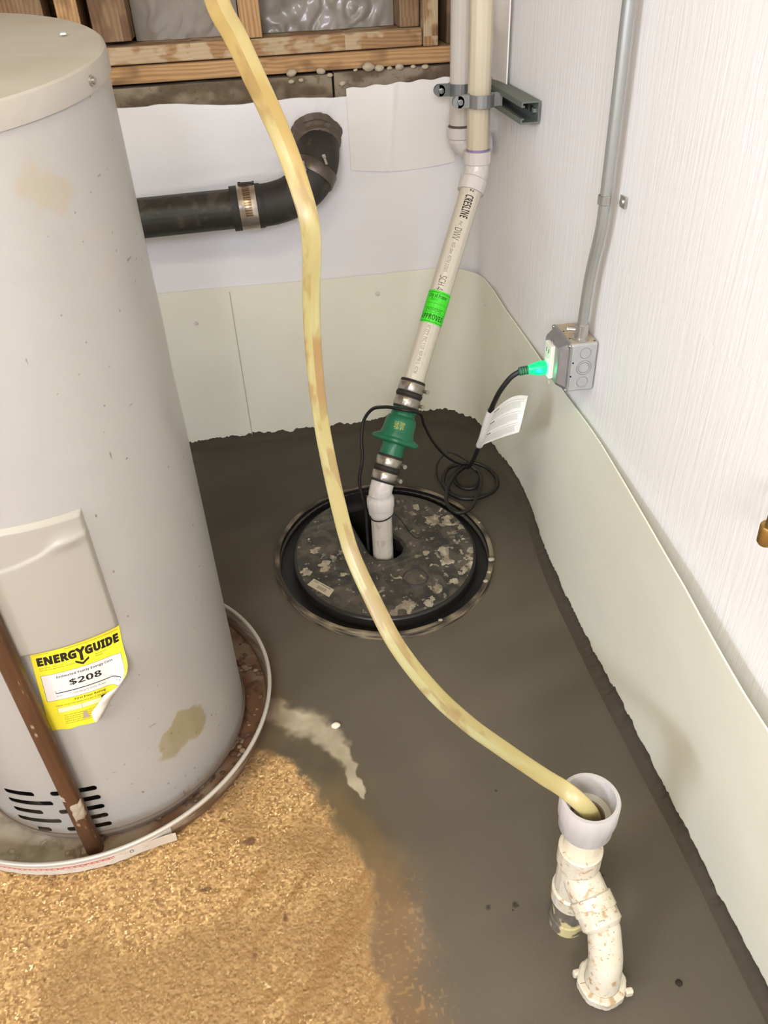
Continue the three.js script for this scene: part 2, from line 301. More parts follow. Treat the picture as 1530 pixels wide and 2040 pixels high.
// --- the rest of the room, out of the picture
const roomMat = std({ color: 0xd2d0cc, roughness: 0.9 }), ceilMat = std({ color: 0xc4b394, roughness: 0.9 });
{
  const { y, z, w, h } = WINDOW, X0 = -3.05, X1 = -2.9, l = structure('wall_left');
  for (const [a, b, c, d] of [[-0.12, -0.26, y - h / 2, 4.1], [y + h / 2, -0.26, 2.34, 4.1], [y - h / 2, -0.26, y + h / 2, z - w / 2], [y - h / 2, z + w / 2, y + h / 2, 4.1]]) l.put('wall_part', block(X0, a, b, X1, c, d, 0.002), roomMat);
  const win = structure('window_1'), wm = std({ color: 0xe8e4dc, roughness: 0.5 });
  for (const [a, b, c, d] of [[y - h / 2, z - w / 2, y - h / 2 + 0.03, z + w / 2], [y + h / 2 - 0.03, z - w / 2, y + h / 2, z + w / 2], [y - h / 2, z - w / 2, y + h / 2, z - w / 2 + 0.03], [y - h / 2, z + w / 2 - 0.03, y + h / 2, z + w / 2]]) win.put('window_frame', block(-2.985, a, b, -2.925, c, d, 0.003), wm);
  win.put('window_pane', block(-2.97, y - h / 2 + 0.02, z - w / 2 + 0.02, -2.96, y + h / 2 - 0.02, z + w / 2 - 0.02, 0.002), std({ color: 0xffffff, emissive: new THREE.Color(...WINDOW.color), emissiveIntensity: 1.2 }));
  const wl = new THREE.RectAreaLight(new THREE.Color(...WINDOW.color), WINDOW.power, w - 0.06, h - 0.06); wl.name = 'window_light'; wl.position.set(-2.9, y, z); wl.lookAt(3, y, z); scene.add(wl);
  { const { x, y, w, h } = ADDED_WINDOW_2, Z0 = 4.0, Z1 = 4.15, f = structure('wall_front');
    for (const [a, b, c, d] of [[-2.9, -0.12, 0.3, y - h / 2], [-2.9, y + h / 2, 0.3, 2.34], [-2.9, y - h / 2, x - w / 2, y + h / 2], [x + w / 2, y - h / 2, 0.3, y + h / 2]]) f.put('wall_part', block(a, b, Z0, c, d, Z1, 0.002), roomMat);
    const win2 = structure('added_window_2');  // unseen glowing window, added only as fill light from behind the camera
    for (const [a, b, c, d] of [[x - w / 2, y - h / 2, x + w / 2, y - h / 2 + 0.03], [x - w / 2, y + h / 2 - 0.03, x + w / 2, y + h / 2], [x - w / 2, y - h / 2, x - w / 2 + 0.03, y + h / 2], [x + w / 2 - 0.03, y - h / 2, x + w / 2, y + h / 2]]) win2.put('window_frame', block(a, b, 4.025, c, d, 4.085, 0.003), wm);
    win2.put('window_pane', block(x - w / 2 + 0.02, y - h / 2 + 0.02, 4.05, x + w / 2 - 0.02, y + h / 2 - 0.02, 4.06, 0.002), std({ color: 0xffffff, emissive: new THREE.Color(...ADDED_WINDOW_2.color), emissiveIntensity: 1.2 }));
    const l2 = new THREE.RectAreaLight(new THREE.Color(...ADDED_WINDOW_2.color), ADDED_WINDOW_2.power, w - 0.06, h - 0.06); l2.name = 'window_light_2'; l2.position.set(x, y, 4.0); l2.lookAt(x, y, 0); scene.add(l2); }  // area light of the added fill window
  const c = mesh('ceiling', block(-3.05, 2.34, -0.26, 0.3, 2.46, 4.15, 0.003), ceilMat, scene); c.userData.kind = 'structure';
}
// --- white insulation sheet over the foundation's face
{
  const t = thing('insulation_sheet', 'white wrinkled insulation sheet covering the back wall below the dirty ledge', 'insulation', [-0.6, 0.45, 0]);
  const topY = (x) => 0.957 - 0.011 * sstep(-0.9, -0.6, x) + 0.003 * Math.sin(x * 23) + 0.003 * (noise(x * 40, 1, 3) - 0.5) + 0.018 * sstep(-0.30, -0.08, x) ;
  const hole = (x, y) => Math.hypot(x + 0.425, (y - 0.845) * 1.0);
  const f = (x, y, o) => {
    const d = hole(x, y), w = Math.exp(-((d / 0.10) ** 2));
    let z = -0.004 + 0.007 * (fbm(x * 5, y * 6, 3, 8) - 0.5) + w * 0.034 * (fbm(Math.atan2(y - 0.845, x + 0.425) * 3.2 + 9, d * 9, 3, 4) - 0.3);
    z += 0.004 * Math.exp(-(((y - 0.765 - 0.012 * Math.sin(x * 9)) / 0.012) ** 2)) * sstep(-0.25, -0.6, x);
    z += 0.003 * Math.exp(-(((x + 0.23 - (y - 0.85) * 0.1) / 0.006) ** 2)) * sstep(0.74, 0.8, y);
    return [x, y, z + o];
  };
  const x0 = -2.9, x1 = -0.055;
  const back2 = (u, v) => { const x = lerp(x0, x1, 1 - (1 - u) ** 2), y = lerp(0.44, topY(x), v); return [x, y]; };
  const white = std({ color: 0xebe9e8, roughness: 0.6, bumpMap: streak, bumpScale: 0.0005 });
  t.put('sheet', slab(200, 44, (u, v) => f(...back2(u, v), 0), (u, v) => f(...back2(u, v), -0.006), (u, v) => { const [x, y] = back2(u, v); return [y, x]; }), white);
  // second piece lapped over it at the right
  const g = (u, v, o) => { const y0 = 0.772 - 0.012 * Math.sin(u * 3.1), x = lerp(-0.338, -0.06, u), y = lerp(y0, 0.962 + 0.010 * u + 0.002 * Math.sin(u * 30), v); return [x, y, f(x, y, 0)[2] + 0.0035 + o + 0.0025 * (1 - v) * Math.sin(u * 5) ** 2]; };
  t.put('lapped_piece', slab(40, 26, (u, v) => g(u, v, 0), (u, v) => g(u, v, -0.002), (u, v) => [v * 0.2, u * 0.28]), std({ color: 0xece8e1, roughness: 0.6, bumpMap: streak, bumpScale: 0.0005 }), 'second piece lapped over the sheet');
  // corner piece: the sheet turned round the inside corner
  const c = (u, v, o) => { const p = wallPath(lerp(-0.02, 0.05 * Math.PI / 2 + 0.03, u), 0.05, 0.0), y = lerp(0.44, 0.975, v); return [p.x + p.nx * (o - 0.004), y, p.z + p.nz * (o - 0.004)]; };
  t.put('corner_turn', slab(16, 8, (u, v) => c(u, v, 0), (u, v) => c(u, v, -0.002)), white);
}
// --- foam board round the foot of both walls
{
  const t = thing('foam_board', 'pale cream foam sheet wrapped round the foot of both walls in the corner', 'insulation board', [-0.1, 0, 0.1]);
  const S0 = -2.7, S1 = 3.9, sv = (u) => lerp(S0, S1, u);
  const fm = tex(1024, 256, (u, v) => { const s = lerp(S0, S1, u), y = v * 0.5, n = fbm(s * 6, y * 6, 4, 3), g = 1 + (n - 0.5) * 0.05; let c = [238 * g, 236 * g, 216 * g]; return c; });
  const m = std({ map: fm, roughness: 0.55 });
  const y = (s, v) => lerp(-0.02, foamTop(s), v);
  t.put('sheet', slab(420, 18, (u, v) => foamPoint(sv(u), y(sv(u), v), 0.004), (u, v) => foamPoint(sv(u), y(sv(u), v), 0.001), (u, v) => [u, v]), m);
  // fasteners pushed through it
  const scr = (s, yy, r, m2) => { const a = foamPoint(s, yy, 0.004), p = wallPath(s, RC), n = V(p.nx, 0, p.nz); t.put('fastener', revolve([[-0.004, r], [0.001, r], [0.0022, r * 0.75], [0.0024, r * 0.3], [0.0012, 0.0001]], V(...a), n, { seg: 18 }), m2); };
  const zinc = std({ color: 0xd8d4c8, roughness: 0.5 });
  scr(-0.283 + RC, 0.433, 0.0075, zinc); scr(-0.805 + RC, 0.40, 0.0062, zinc); scr(0.22, 0.428, 0.006, zinc);
  scr(ARC + 0.54, 0.452, 0.0055, zinc);
  // a joint strip, a faint upright seam
  const seam = -0.70;
  t.put('seam', slab(2, 12, (u, v) => { const p = foamPoint(seam + RC + u * 0.0025, lerp(0.002, 0.48, v), 0.0052); return p; }, (u, v) => foamPoint(seam + RC + u * 0.0025, lerp(0.002, 0.48, v), 0.002)), std({ color: 0xc6bea6 }));
}
// --- mortar cove where the new floor meets the foam
{
  const o = structure('trim_1');
  const S0 = -1.6, S1 = 2.3;
  const hgt = (s) => 0.012 + 0.020 * fbm(s * 7, 1, 4, 2) + 0.014 * (fbm(s * 40, 2, 3, 7) - 0.5) + 0.008 * (fbm(s * 150, 2, 2, 9) - 0.5) + 0.012 * sstep(0.35, 0.1, Math.abs(s - 0.1));
  const m = std({ color: 0x453d30, roughness: 0.85, bumpMap: grey(256, 256, (u, v) => fbm(u * 30, v * 30, 4, 3)), bumpScale: 0.002 });
  const g = grid(1400, 6, (u, v) => { const s = lerp(S0, S1, u), h = hgt(s), w = 0.02 + 0.010 * noise(s * 5, 4, 3), a = v * Math.PI / 2, y = h * (1 - Math.cos(a)) * (1 + 0) - 0.0015 * (v === 0 ? 1 : 0), off = 0.0045 + w * (1 - Math.sin(a)); return foamPoint(s, Math.max(y, -0.001), off); }, (u, v) => [u * 8, v * 0.1]);
  o.put('mortar_cove', g, m);
}
// --- insulation between the studs
{
  const plastic = phys({ color: 0x827a6d, roughness: 0.45, clearcoat: 0.35, clearcoatRoughness: 0.15 }), dull = std({ color: 0x8a8274, roughness: 0.75 });
  const batt = (x0, x1, label, m, s, amp) => { const t = thing('insulation_batt', label, 'insulation', [(x0 + x1) / 2, 1.08, -0.15]); const f = (u, v, o) => { const x = lerp(x0, x1, u), y = lerp(1.0785, 2.3, v), e = Math.min(1, 6 * u, 6 * (1 - u)); return [x, y, -0.128 + o + e * amp * (fbm(x * 16, y * 14, 4, s) - 0.4) + e * 0.3 * amp * Math.abs(Math.sin(fbm(x * 9, y * 7, 3, s + 4) * 22))]; }; t.put('batt', slab(60, 160, (u, v) => f(u, v, 0), (u, v) => f(u, v, -0.05)), m); };
  batt(-0.83, -0.579, 'dull grey insulation batt between the wide dirty stud and the next stud', dull, 5, 0.02);
  batt(-0.525, -0.192, 'grey insulation batt behind shiny crinkled plastic, between studs near the corner', plastic, 15, 0.02);
}

// ================================================================== SUMP
const blackPlastic = std({ color: 0x1b1a18, roughness: 0.45 });
const ell = (g) => { const s = BASIN.rz / BASIN.rx; const p = g.attributes.position; for (let i = 0; i < p.count; i++) p.setZ(i, p.getZ(i) * s); g.computeVertexNormals(); return g; };
{
  const t = thing('sump_basin', 'round black sump basin set in the mortar floor, rim smeared with mortar', 'sump basin', [BASIN.x, 0, BASIN.z]);
  const R = BASIN.rx;
  const rimMap = tex(1024, 64, (u, v) => { const a = v * Math.PI * 2, n = fbm(Math.cos(a) * 9 + u * 2, Math.sin(a) * 9, 4, 3), f = fbm(Math.cos(a) * 40, Math.sin(a) * 40 + u * 9, 3, 8), k = sstep(0.44, 0.6, n * 0.7 + f * 0.3); return mix3([52, 45, 36], [132, 119, 96], k); });
  const rimMat = std({ map: rimMap, roughness: 0.8 });
  const P = [[-0.01, R + 0.004], [0.005, R + 0.003], [0.011, R + 0.001], [0.0135, R - 0.003], [0.0128, R - 0.009], [0.010, R - 0.0105]];
  const rg = revolve(P, V(0, 0, 0), V(0, 1, 0), { seg: 120, crease: 0.9, ref: V(0, 0, 1) });
  { const p = rg.attributes.position; for (let i = 0; i < p.count; i++) { const a = Math.atan2(p.getZ(i), p.getX(i)), k = 1 + 0.010 * (fbm(Math.cos(a) * 3 + 5, Math.sin(a) * 3, 3, 2) - 0.5); p.setX(i, p.getX(i) * k); p.setZ(i, p.getZ(i) * k); p.setY(i, p.getY(i) + 0.004 * (fbm(Math.cos(a) * 6, Math.sin(a) * 6, 3, 6) - 0.5)); } }
  t.put('rim', ell(rg).translate(BASIN.x, 0, BASIN.z), rimMat, 'rim smeared with grey mortar');
  t.put('tub', ell(revolve([[0.0105, R - 0.0100], [-0.004, R - 0.0112], [-0.02, R - 0.0125], [-0.024, R - 0.05], [-0.03, R - 0.052], [-0.5, R - 0.075], [-0.5, 0.001]], V(0, 0, 0), V(0, 1, 0), { seg: 80, ref: V(0, 0, 1) })).translate(BASIN.x, 0, BASIN.z), blackPlastic);
  const plug = std({ color: 0xa79b84, roughness: 0.9 });
  for (const [a, r] of [[0.33, 0.006], [0.5, 0.004], [1.25, 0.004], [-0.2, 0.003], [0.62, 0.005]]) t.put('mortar_lump', moved(lump(r, 1.3, 0.7, 1, a * 9), BASIN.x + Math.cos(a) * R * 0.985, 0.015, BASIN.z + Math.sin(a) * R * 1.06), plug);
}
{
  const LX = -0.386, LZ = 0.634, rx = 0.233, rz = 0.253;
  const t = thing('sump_cover', 'black plastic sump cover splattered with dried mortar, slotted round the white pipe', 'sump cover', [LX, 0, LZ]);
  const s = new THREE.Shape();
  const notch = [[-0.342, 0.607], [-0.338, 0.63], [-0.345, 0.652], [-0.362, 0.666], [-0.386, 0.67], [-0.41, 0.662], [-0.424, 0.64], [-0.437, 0.585], [-0.452, 0.51], [-0.462, 0.44], [-0.455, 0.395]];
  const ang = (x, z) => Math.atan2((z - LZ) / rz, (x - LX) / rx);
  const aL = ang(-0.452, 0.388), aR = ang(-0.40, 0.378);
  // outline: from the notch's right end round to its left end, then down into the notch and back
  const pts = []; const a1 = aL + Math.PI * 2;
  for (let i = 0; i <= 120; i++) { const a = lerp(aR, a1, i / 120); pts.push([LX + Math.cos(a) * rx, LZ + Math.sin(a) * rz]); }
  for (let i = notch.length - 2; i >= 0; i--) pts.push(notch[i]);
  pts.push([-0.352, 0.592], [-0.366, 0.56], [-0.384, 0.47]);
  s.setFromPoints(pts.map(([x, z]) => new THREE.Vector2(x - LX, -(z - LZ))));
  const g = new THREE.ExtrudeGeometry(s, { depth: 0.03, bevelEnabled: true, bevelThickness: 0.007, bevelSize: 0.009, bevelOffset: -0.009, bevelSegments: 4, curveSegments: 8 });
  g.rotateX(-Math.PI / 2); g.translate(LX, -0.031, LZ);
  const p = g.attributes.position, uv = []; for (let i = 0; i < p.count; i++) uv.push((p.getX(i) - LX) / (2 * rx) + 0.5, (p.getZ(i) - LZ) / (2 * rz) + 0.5);
  g.setAttribute('uv', new THREE.Float32BufferAttribute(uv, 2));
  // mortar splashes [x, z, size] as they lie, in metres from the lid's centre
  const spl = [[0.16, -0.10, 0.032], [0.185, -0.085, 0.022], [0.20, -0.04, 0.028], [0.205, 0.0, 0.026], [0.215, 0.045, 0.034], [0.195, 0.07, 0.024], [0.15, 0.03, 0.020], [0.12, -0.005, 0.013], [0.10, 0.035, 0.010], [0.10, -0.045, 0.012], [0.14, 0.075, 0.024], [0.115, 0.09, 0.016], [0.095, -0.145, 0.020], [0.11, -0.16, 0.014], [0.17, 0.115, 0.014], [0.205, 0.105, 0.018], [0.105, 0.165, 0.022], [0.145, 0.155, 0.012], [-0.155, 0.03, 0.024], [-0.17, -0.03, 0.020], [-0.14, 0.0, 0.014], [-0.195, 0.05, 0.02], [-0.12, 0.075, 0.012], [-0.10, -0.02, 0.012], [-0.08, 0.09, 0.01], [0.02, 0.215, 0.022], [0.075, 0.215, 0.02], [-0.05, 0.235, 0.016], [-0.02, 0.232, 0.012], [0.02, 0.115, 0.008], [0.055, -0.075, 0.008], [-0.19, -0.09, 0.014], [-0.10, -0.12, 0.015]];
  const lidMap = tex(1024, 1024, (u, v) => {
    const x = (u - 0.5) * 2 * rx, z = (v - 0.5) * 2 * rz, w = fbm(x * 60, z * 60, 4, 5) - 0.5, w2 = fbm(x * 22, z * 22, 3, 9);
    let c = [56 + 34 * (w2 - 0.5) + 18 * w, 53 + 32 * (w2 - 0.5) + 17 * w, 48 + 28 * (w2 - 0.5) + 15 * w];
    c = mix3(c, [92, 84, 70], 0.75 * sstep(0.52, 0.72, fbm(x * 30 + 7, z * 30, 5, 15)));
    const sc = fbm(x * 18 + z * 60, z * 14, 3, 25); c = mix3(c, [104, 98, 86], 0.45 * sstep(0.6, 0.75, sc));
    const w2b = 1.6 * (fbm(x * 34 + 4, z * 34, 3, 61) - 0.42); let k = 0; for (const [sx, sz, r] of spl) { const d = Math.hypot(x - sx, (z - sz) * 0.9) * 1.18; if (d < r * 2.4) k = Math.max(k, sstep(0.95, 0.7, d / r + Math.abs(w) * 1.2 + w * 4.2 + w2b)); }
    k = Math.max(k, 0.7 * sstep(0.70, 0.75, fbm(x * 70 + 3, z * 70, 4, 35)));
    const fl = fbm(x * 130, z * 130, 3, 71); c = mix3(c, mix3([140, 129, 108], [196, 184, 160], clamp(w2 * 0.6 + fl * 0.6)), clamp(k * (0.7 + 0.5 * fl))); c = mix3(c, [104, 95, 80], 0.5 * sstep(0.5, 0.66, fbm(x * 46 - 8 * z, z * 30 + 3, 4, 81)));
    const dust = sstep(0.2, 0.25, Math.hypot(x, z * 0.92)) * sstep(0.1, 0.2, z) * sstep(0.45, 0.6, fbm(x * 16, z * 16, 4, 45)); return mix3(c, [110, 94, 70], dust * 0.7);
  });
  lidMap.wrapS = lidMap.wrapT = THREE.ClampToEdgeWrapping;
  t.put('cover_plate', g, [std({ map: lidMap, roughness: 0.5, bumpMap: lidMap, bumpScale: 0.0012 }), std({ color: 0x24221f, roughness: 0.4 })]);
  // a moulded ring boss and a torn paper sticker
  const ringM = std({ color: 0x3a3733, roughness: 0.5 });
  t.put('moulded_ring', new THREE.TorusGeometry(0.03, 0.0022, 8, 40).rotateX(Math.PI / 2).scale(1, 0.9, 1).translate(-0.33, 0.006, 0.755), ringM);
  const sm = canvasTex(128, 64, (c, w, h) => { c.fillStyle = '#b9ad94'; c.fillRect(0, 0, w, h); c.fillStyle = '#6d6454'; for (let i = 0; i < 14; i++) c.fillRect(44 + i * 4, 26, 1 + (i * 7) % 3, 26); c.fillRect(12, 8, 30, 4); c.fillRect(12, 16, 22, 3); c.fillRect(52, 8, 60, 5); });
  const q = [V(-0.574, 0.0075, 0.709), V(-0.53, 0.0075, 0.759), V(-0.545, 0.0075, 0.782), V(-0.592, 0.0075, 0.727)];
  const qp = (u, v, o) => { const a = q[0].clone().lerp(q[1], u), b = q[3].clone().lerp(q[2], u), r = b.lerp(a, v); return [r.x, r.y + o, r.z]; };
  t.put('paper_sticker', slab(4, 4, (u, v) => qp(u, v, 0), (u, v) => qp(u, v, -0.0012)), std({ map: sm, roughness: 0.8 }), 'small torn paper sticker');
}

// ================================================================== SUMP DISCHARGE PIPE
const PR = 0.0258;
const pvcMap = tex(512, 256, (u, v) => { const n = fbm(u * 18, v * 10, 4, 3), d = sstep(0.64, 0.76, fbm(u * 40, v * 14, 4, 8)); let c = [218 - 12 * n, 212 - 14 * n, 200 - 18 * n]; return mix3(c, [150, 134, 108], d * 0.3); });
const pvc = std({ map: pvcMap, roughness: 0.35 }), pvcCream = std({ color: 0xcfc3a8, roughness: 0.38 }), fit = std({ color: 0xd9d3cd, roughness: 0.32 });
const rubber = std({ color: 0x2a2520, roughness: 0.7 }), steel = std({ color: 0xb4aea4, roughness: 0.28, metalness: 0.9 }), darkRubberMap = std({ color: 0x393128, roughness: 0.75 });
const L = V(-0.39, 0.19, 0.635), U = V(-0.075, 0.815, 0.28), D = U.clone().sub(L), DL = D.length(); D.normalize();
const alongD = (t) => L.clone().addScaledVector(D, t * DL);
const purple = std({ color: 0x8a78a8, roughness: 0.5 });
{
  const t = thing('sump_discharge_pipe', 'white plastic discharge pipe with green check valve, slanting from sump lid to corner', 'pipe', [-0.39, 0, 0.635]);
  const down = V(0, 1, 0);
  // lower upright pipe, socket, bend
  t.put('pipe', revolve([[-0.35, PR * 0.9], [-0.35, PR], [0.16, PR], [0.16, PR * 0.85]], V(-0.39, 0, 0.635), down, { uvm: true }), pvc);
  {
    const hub = revolve([[0.128, PR], [0.128, PR + 0.0045], [0.140, PR + 0.0055], [0.146, PR + 0.0055], [0.148, PR + 0.0075], [0.168, PR + 0.0078], [0.172, PR + 0.006], [0.178, PR + 0.0025], [0.186, PR + 0.0025]], V(-0.39, 0, 0.635), down, {});
    const a = V(-0.39, 0.182, 0.635), b = alongD(0.06), pts = []; for (let i = 0; i <= 10; i++) { const k = i / 10; pts.push(a.clone().lerp(L, k).lerp(L.clone().lerp(b, k), k)); }
    const bend = toCreasedNormals(sweep(pts, PR + 0.0022, { raw: true, seg: 40, ref: CAMREF }), 0.9);
    t.put('bend_fitting', mergeGeometries([hub, bend]), fit);
  }
  // rubber couplings with two clamps each
  const coupling = (t0, t1, flip) => {
    const len = (t1 - t0) * DL, A = alongD(t0), r = PR + 0.0035;
    const c = t.put('rubber_coupling', revolve([[0, PR], [0.0005, r], [0.003, r + 0.001], [len * 0.42, r + 0.001], [len * 0.46, r + 0.003], [len * 0.54, r + 0.003], [len * 0.58, r + 0.001], [len - 0.003, r + 0.001], [len - 0.0005, r], [len, PR]], A, D, {}), rubber);
    for (const k of [0.08, 0.60]) {
      const w = len * 0.30, q = A.clone().addScaledVector(D, len * k), band = revolve([[0, r], [0, r + 0.0018], [0.0012, r + 0.0024], [w - 0.0012, r + 0.0024], [w, r + 0.0018], [w, r]], q, D, {});
      const b = t.put('hose_clamp', band, steel, undefined, c);
      const side = frame(D, CAMREF)[2].multiplyScalar(flip), s = q.clone().addScaledVector(D, w / 2).addScaledVector(side, r + 0.004);
      const head = revolve([[-0.004, 0.0001], [-0.004, 0.0044], [0.010, 0.0044], [0.010, 0.0052], [0.0145, 0.0052], [0.0145, 0.0001]], s, V(0.35, 0.25, 0.9), { seg: 12 });
      b.geometry = mergeGeometries([band, head.translate(0.39, 0, -0.635)]);
    }
  };
  const sideSign = Math.sign(frame(D, CAMREF)[2].dot(V(1, 0, 0)));
  coupling(0.028, 0.116, sideSign); coupling(0.262, 0.352, sideSign);
  // green check valve
  const green = std({ color: 0x1d6b4a, roughness: 0.38 });
  const v0 = alongD(0.108), vl = 0.162 * DL, cv = [[0, PR], [0, PR + 0.003], [0.012, PR + 0.003], [0.024, PR + 0.002], [0.034, PR + 0.004], [0.038, PR + 0.012], [0.046, PR + 0.017], [0.052, PR + 0.0175], [0.060, PR + 0.0145], [0.070, PR + 0.0125], [0.090, PR + 0.0118], [0.098, PR + 0.009], [0.103, PR + 0.004], [vl - 0.004, PR + 0.003], [vl, PR + 0.001], [vl, PR]];
  const body = t.put('check_valve', revolve(cv, v0, D, { seg: 56 }), green, 'green plastic check valve with a flange');
  const fl = revolve([[0.036, PR], [0.036, 1], [0.039, 1.05], [0.044, 1.05], [0.049, 0.97], [0.058, PR]].map(([a, b]) => [a, b > 0.5 ? b * 0.047 : b + 0.008]), v0, D, { seg: 64, shape: (a, i) => (i === 0 || i === 5 ? 1 : 1 + 0.10 * Math.cos(2 * (a - Math.PI / 2)) + 0.07 * Math.cos(4 * a)) });
  t.put('flange', fl, green, undefined, body);
  const pm = canvasTex(128, 128, (c, w, h) => { c.fillStyle = '#1d6b4a'; c.fillRect(0, 0, w, h); c.fillStyle = '#a8ac3e'; const b = [[20, 20, 14, 8], [40, 18, 10, 10], [62, 18, 40, 6], [66, 30, 38, 7], [20, 38, 8, 12], [34, 36, 22, 6], [34, 46, 18, 6], [64, 44, 34, 6], [22, 58, 30, 7], [60, 58, 42, 5], [20, 74, 12, 14], [38, 74, 18, 6], [38, 84, 24, 6], [70, 72, 30, 6], [72, 82, 8, 20], [86, 84, 16, 7], [24, 96, 34, 6]]; for (const r of b) c.fillRect(...r); });
  // yellow print on the valve's shoulder (illegible in the photograph)
  { const g = revolve([[0.063, PR + 0.0144], [0.070, PR + 0.0129], [0.090, PR + 0.0122]], v0, D, { seg: 12, a0: -0.5, a1: 0.5, crease: 0 }); const u = g.attributes.uv; for (let i = 0; i < u.count; i++) u.setXY(i, u.getY(i), u.getX(i)); t.put('yellow_print', g, std({ map: pm, roughness: 0.5 }), undefined, body); }
  // the long slanting pipe, printed
  const A = alongD(0.345), len = (0.95 - 0.345) * DL;
  const print = canvasTex(2048, 768, (c, w, h) => {
    c.fillStyle = '#d6cfbe'; c.fillRect(0, 0, w, h);
    for (let i = 0; i < 2600; i++) { const x = rnd() * w, y = rnd() * h, r = rnd() * 5 + 1; c.fillStyle = `rgba(${rnd() < 0.5 ? '150,132,104' : '246,242,232'},${rnd() * 0.12})`; c.beginPath(); c.ellipse(x, y, r * 4, r, 0, 0, 7); c.fill(); }
    const line = (txt, x, y, px, col, font, sq = 1) => { c.save(); c.translate(x, y); c.scale(sq, 1); c.fillStyle = col; c.font = `${font} ${px}px sans-serif`; c.textBaseline = 'middle'; c.fillText(txt, 0, 0); c.restore(); };
    // u = 0 at the lower end of the pipe: the print starts at the top, so it is drawn turned half round
    c.translate(w, h); c.rotate(Math.PI);
    line('2', 55, 372, 62, '#3a342c', 'bold', 0.8);
    line('CRESLINE', 115, 380, 128, '#16130f', 'bold', 0.40);
    line('PVC', 385, 392, 48, '#5d564b', '', 0.62); line('DWV', 450, 396, 110, '#57513f', '', 0.54); line('NSF-dwv  ASTM D2665', 605, 398, 54, '#6b6456', '', 0.56);
    line('SCH 40', 945, 402, 108, '#57513f', '', 0.54);
    line('AT 73°F  PVC 1120  NSF-PW-G  ASTM', 1455, 396, 54, '#6b6456', '', 0.58);
  });
  print.wrapS = print.wrapT = THREE.RepeatWrapping; print.repeat.set(1, -1);
  const pipe = t.put('pipe', revolve([[0, PR * 0.8], [0.0001, PR], [len - 0.0001, PR], [len, PR * 0.8]], A, D, { seg: 48 }), std({ map: print, roughness: 0.35 }), 'slanting pipe with black lettering');
  const sm = canvasTex(512, 256, (c, w, h) => {
    c.fillStyle = '#46e82c'; c.fillRect(0, 0, w, h); c.fillStyle = '#0d3a0c'; c.textAlign = 'center'; c.textBaseline = 'middle';
    c.fillRect(70, 14, w - 140, 3);
    c.font = 'bold 40px sans-serif'; c.fillText('City of Fraser', w / 2, 42); c.font = '22px sans-serif'; c.globalAlpha = 0.7; c.fillText('PERMIT #', w / 2 - 40, 74); c.globalAlpha = 1;
    c.fillStyle = 'rgba(30,130,30,.7)'; c.fillRect(60, 100, 380, 3); c.fillRect(60, 138, 380, 3); c.fillRect(60, 172, 380, 3);
    c.strokeStyle = 'rgba(20,90,20,.75)'; c.lineWidth = 4; c.beginPath(); for (let i = 0; i < 60; i++) c.lineTo(150 + i * 3.6, 150 + 18 * Math.sin(i * 0.9) * Math.cos(i * 0.17)); c.stroke();
    c.fillStyle = '#0d3a0c'; c.font = 'bold 58px sans-serif'; c.save(); c.translate(w / 2, 208); c.scale(1.12, 1); c.fillText('APPROVED', 0, 0); c.restore(); c.fillRect(70, 244, w - 140, 3);
  });
  const sg = revolve([[0, PR + 0.0004], [0, PR + 0.0009], [(0.624 - 0.526) * DL, PR + 0.0009], [(0.624 - 0.526) * DL, PR + 0.0004]], alongD(0.526), D, { seg: 36, a0: -1.9, a1: 1.75 });
  { const u = sg.attributes.uv; for (let i = 0; i < u.count; i++) u.setXY(i, u.getY(i), u.getX(i)); }
  t.put('approval_sticker', sg, std({ map: sm, roughness: 0.5 }), 'bright green approval sticker');
  // upper bend and upright
  {
    const hubA = revolve([[-0.052, PR], [-0.052, PR + 0.006], [-0.024, PR + 0.0066], [-0.021, PR + 0.003], [0, PR + 0.003]], U, D, {});
    const hubB = revolve([[0.016, PR + 0.003], [0.018, PR + 0.0064], [0.044, PR + 0.006], [0.044, PR]], U, V(0, 1, 0), {});
    const a = U.clone().addScaledVector(D, -0.022), b = U.clone().add(V(0, 0.018, 0)), pts = []; for (let i = 0; i <= 10; i++) { const k = i / 10; pts.push(a.clone().lerp(U, k).lerp(U.clone().lerp(b, k), k)); }
    t.put('bend_fitting', mergeGeometries([hubA, hubB, toCreasedNormals(sweep(pts, PR + 0.003, { raw: true, seg: 40, ref: CAMREF }), 0.9)]), fit);
    const mk = canvasTex(8, 8, (c) => { c.fillStyle = '#333'; c.fillRect(0, 0, 8, 8); });
  }
  t.put('primer_ring', revolve([[0.0445, PR], [0.0445, PR + 0.0006], [0.048, PR + 0.0004], [0.049, PR]], U, V(0, 1, 0), { shape: (a, i) => (i > 1 ? 1 : 1 + 0.004 * Math.sin(a * 7)) }), purple, 'ring of purple primer');
  t.put('upright_pipe', revolve([[0.03, PR], [1.5, PR], [1.5, PR * 0.8]], U, V(0, 1, 0), { uvm: true }), pvcCream, 'cream upright pipe');
}
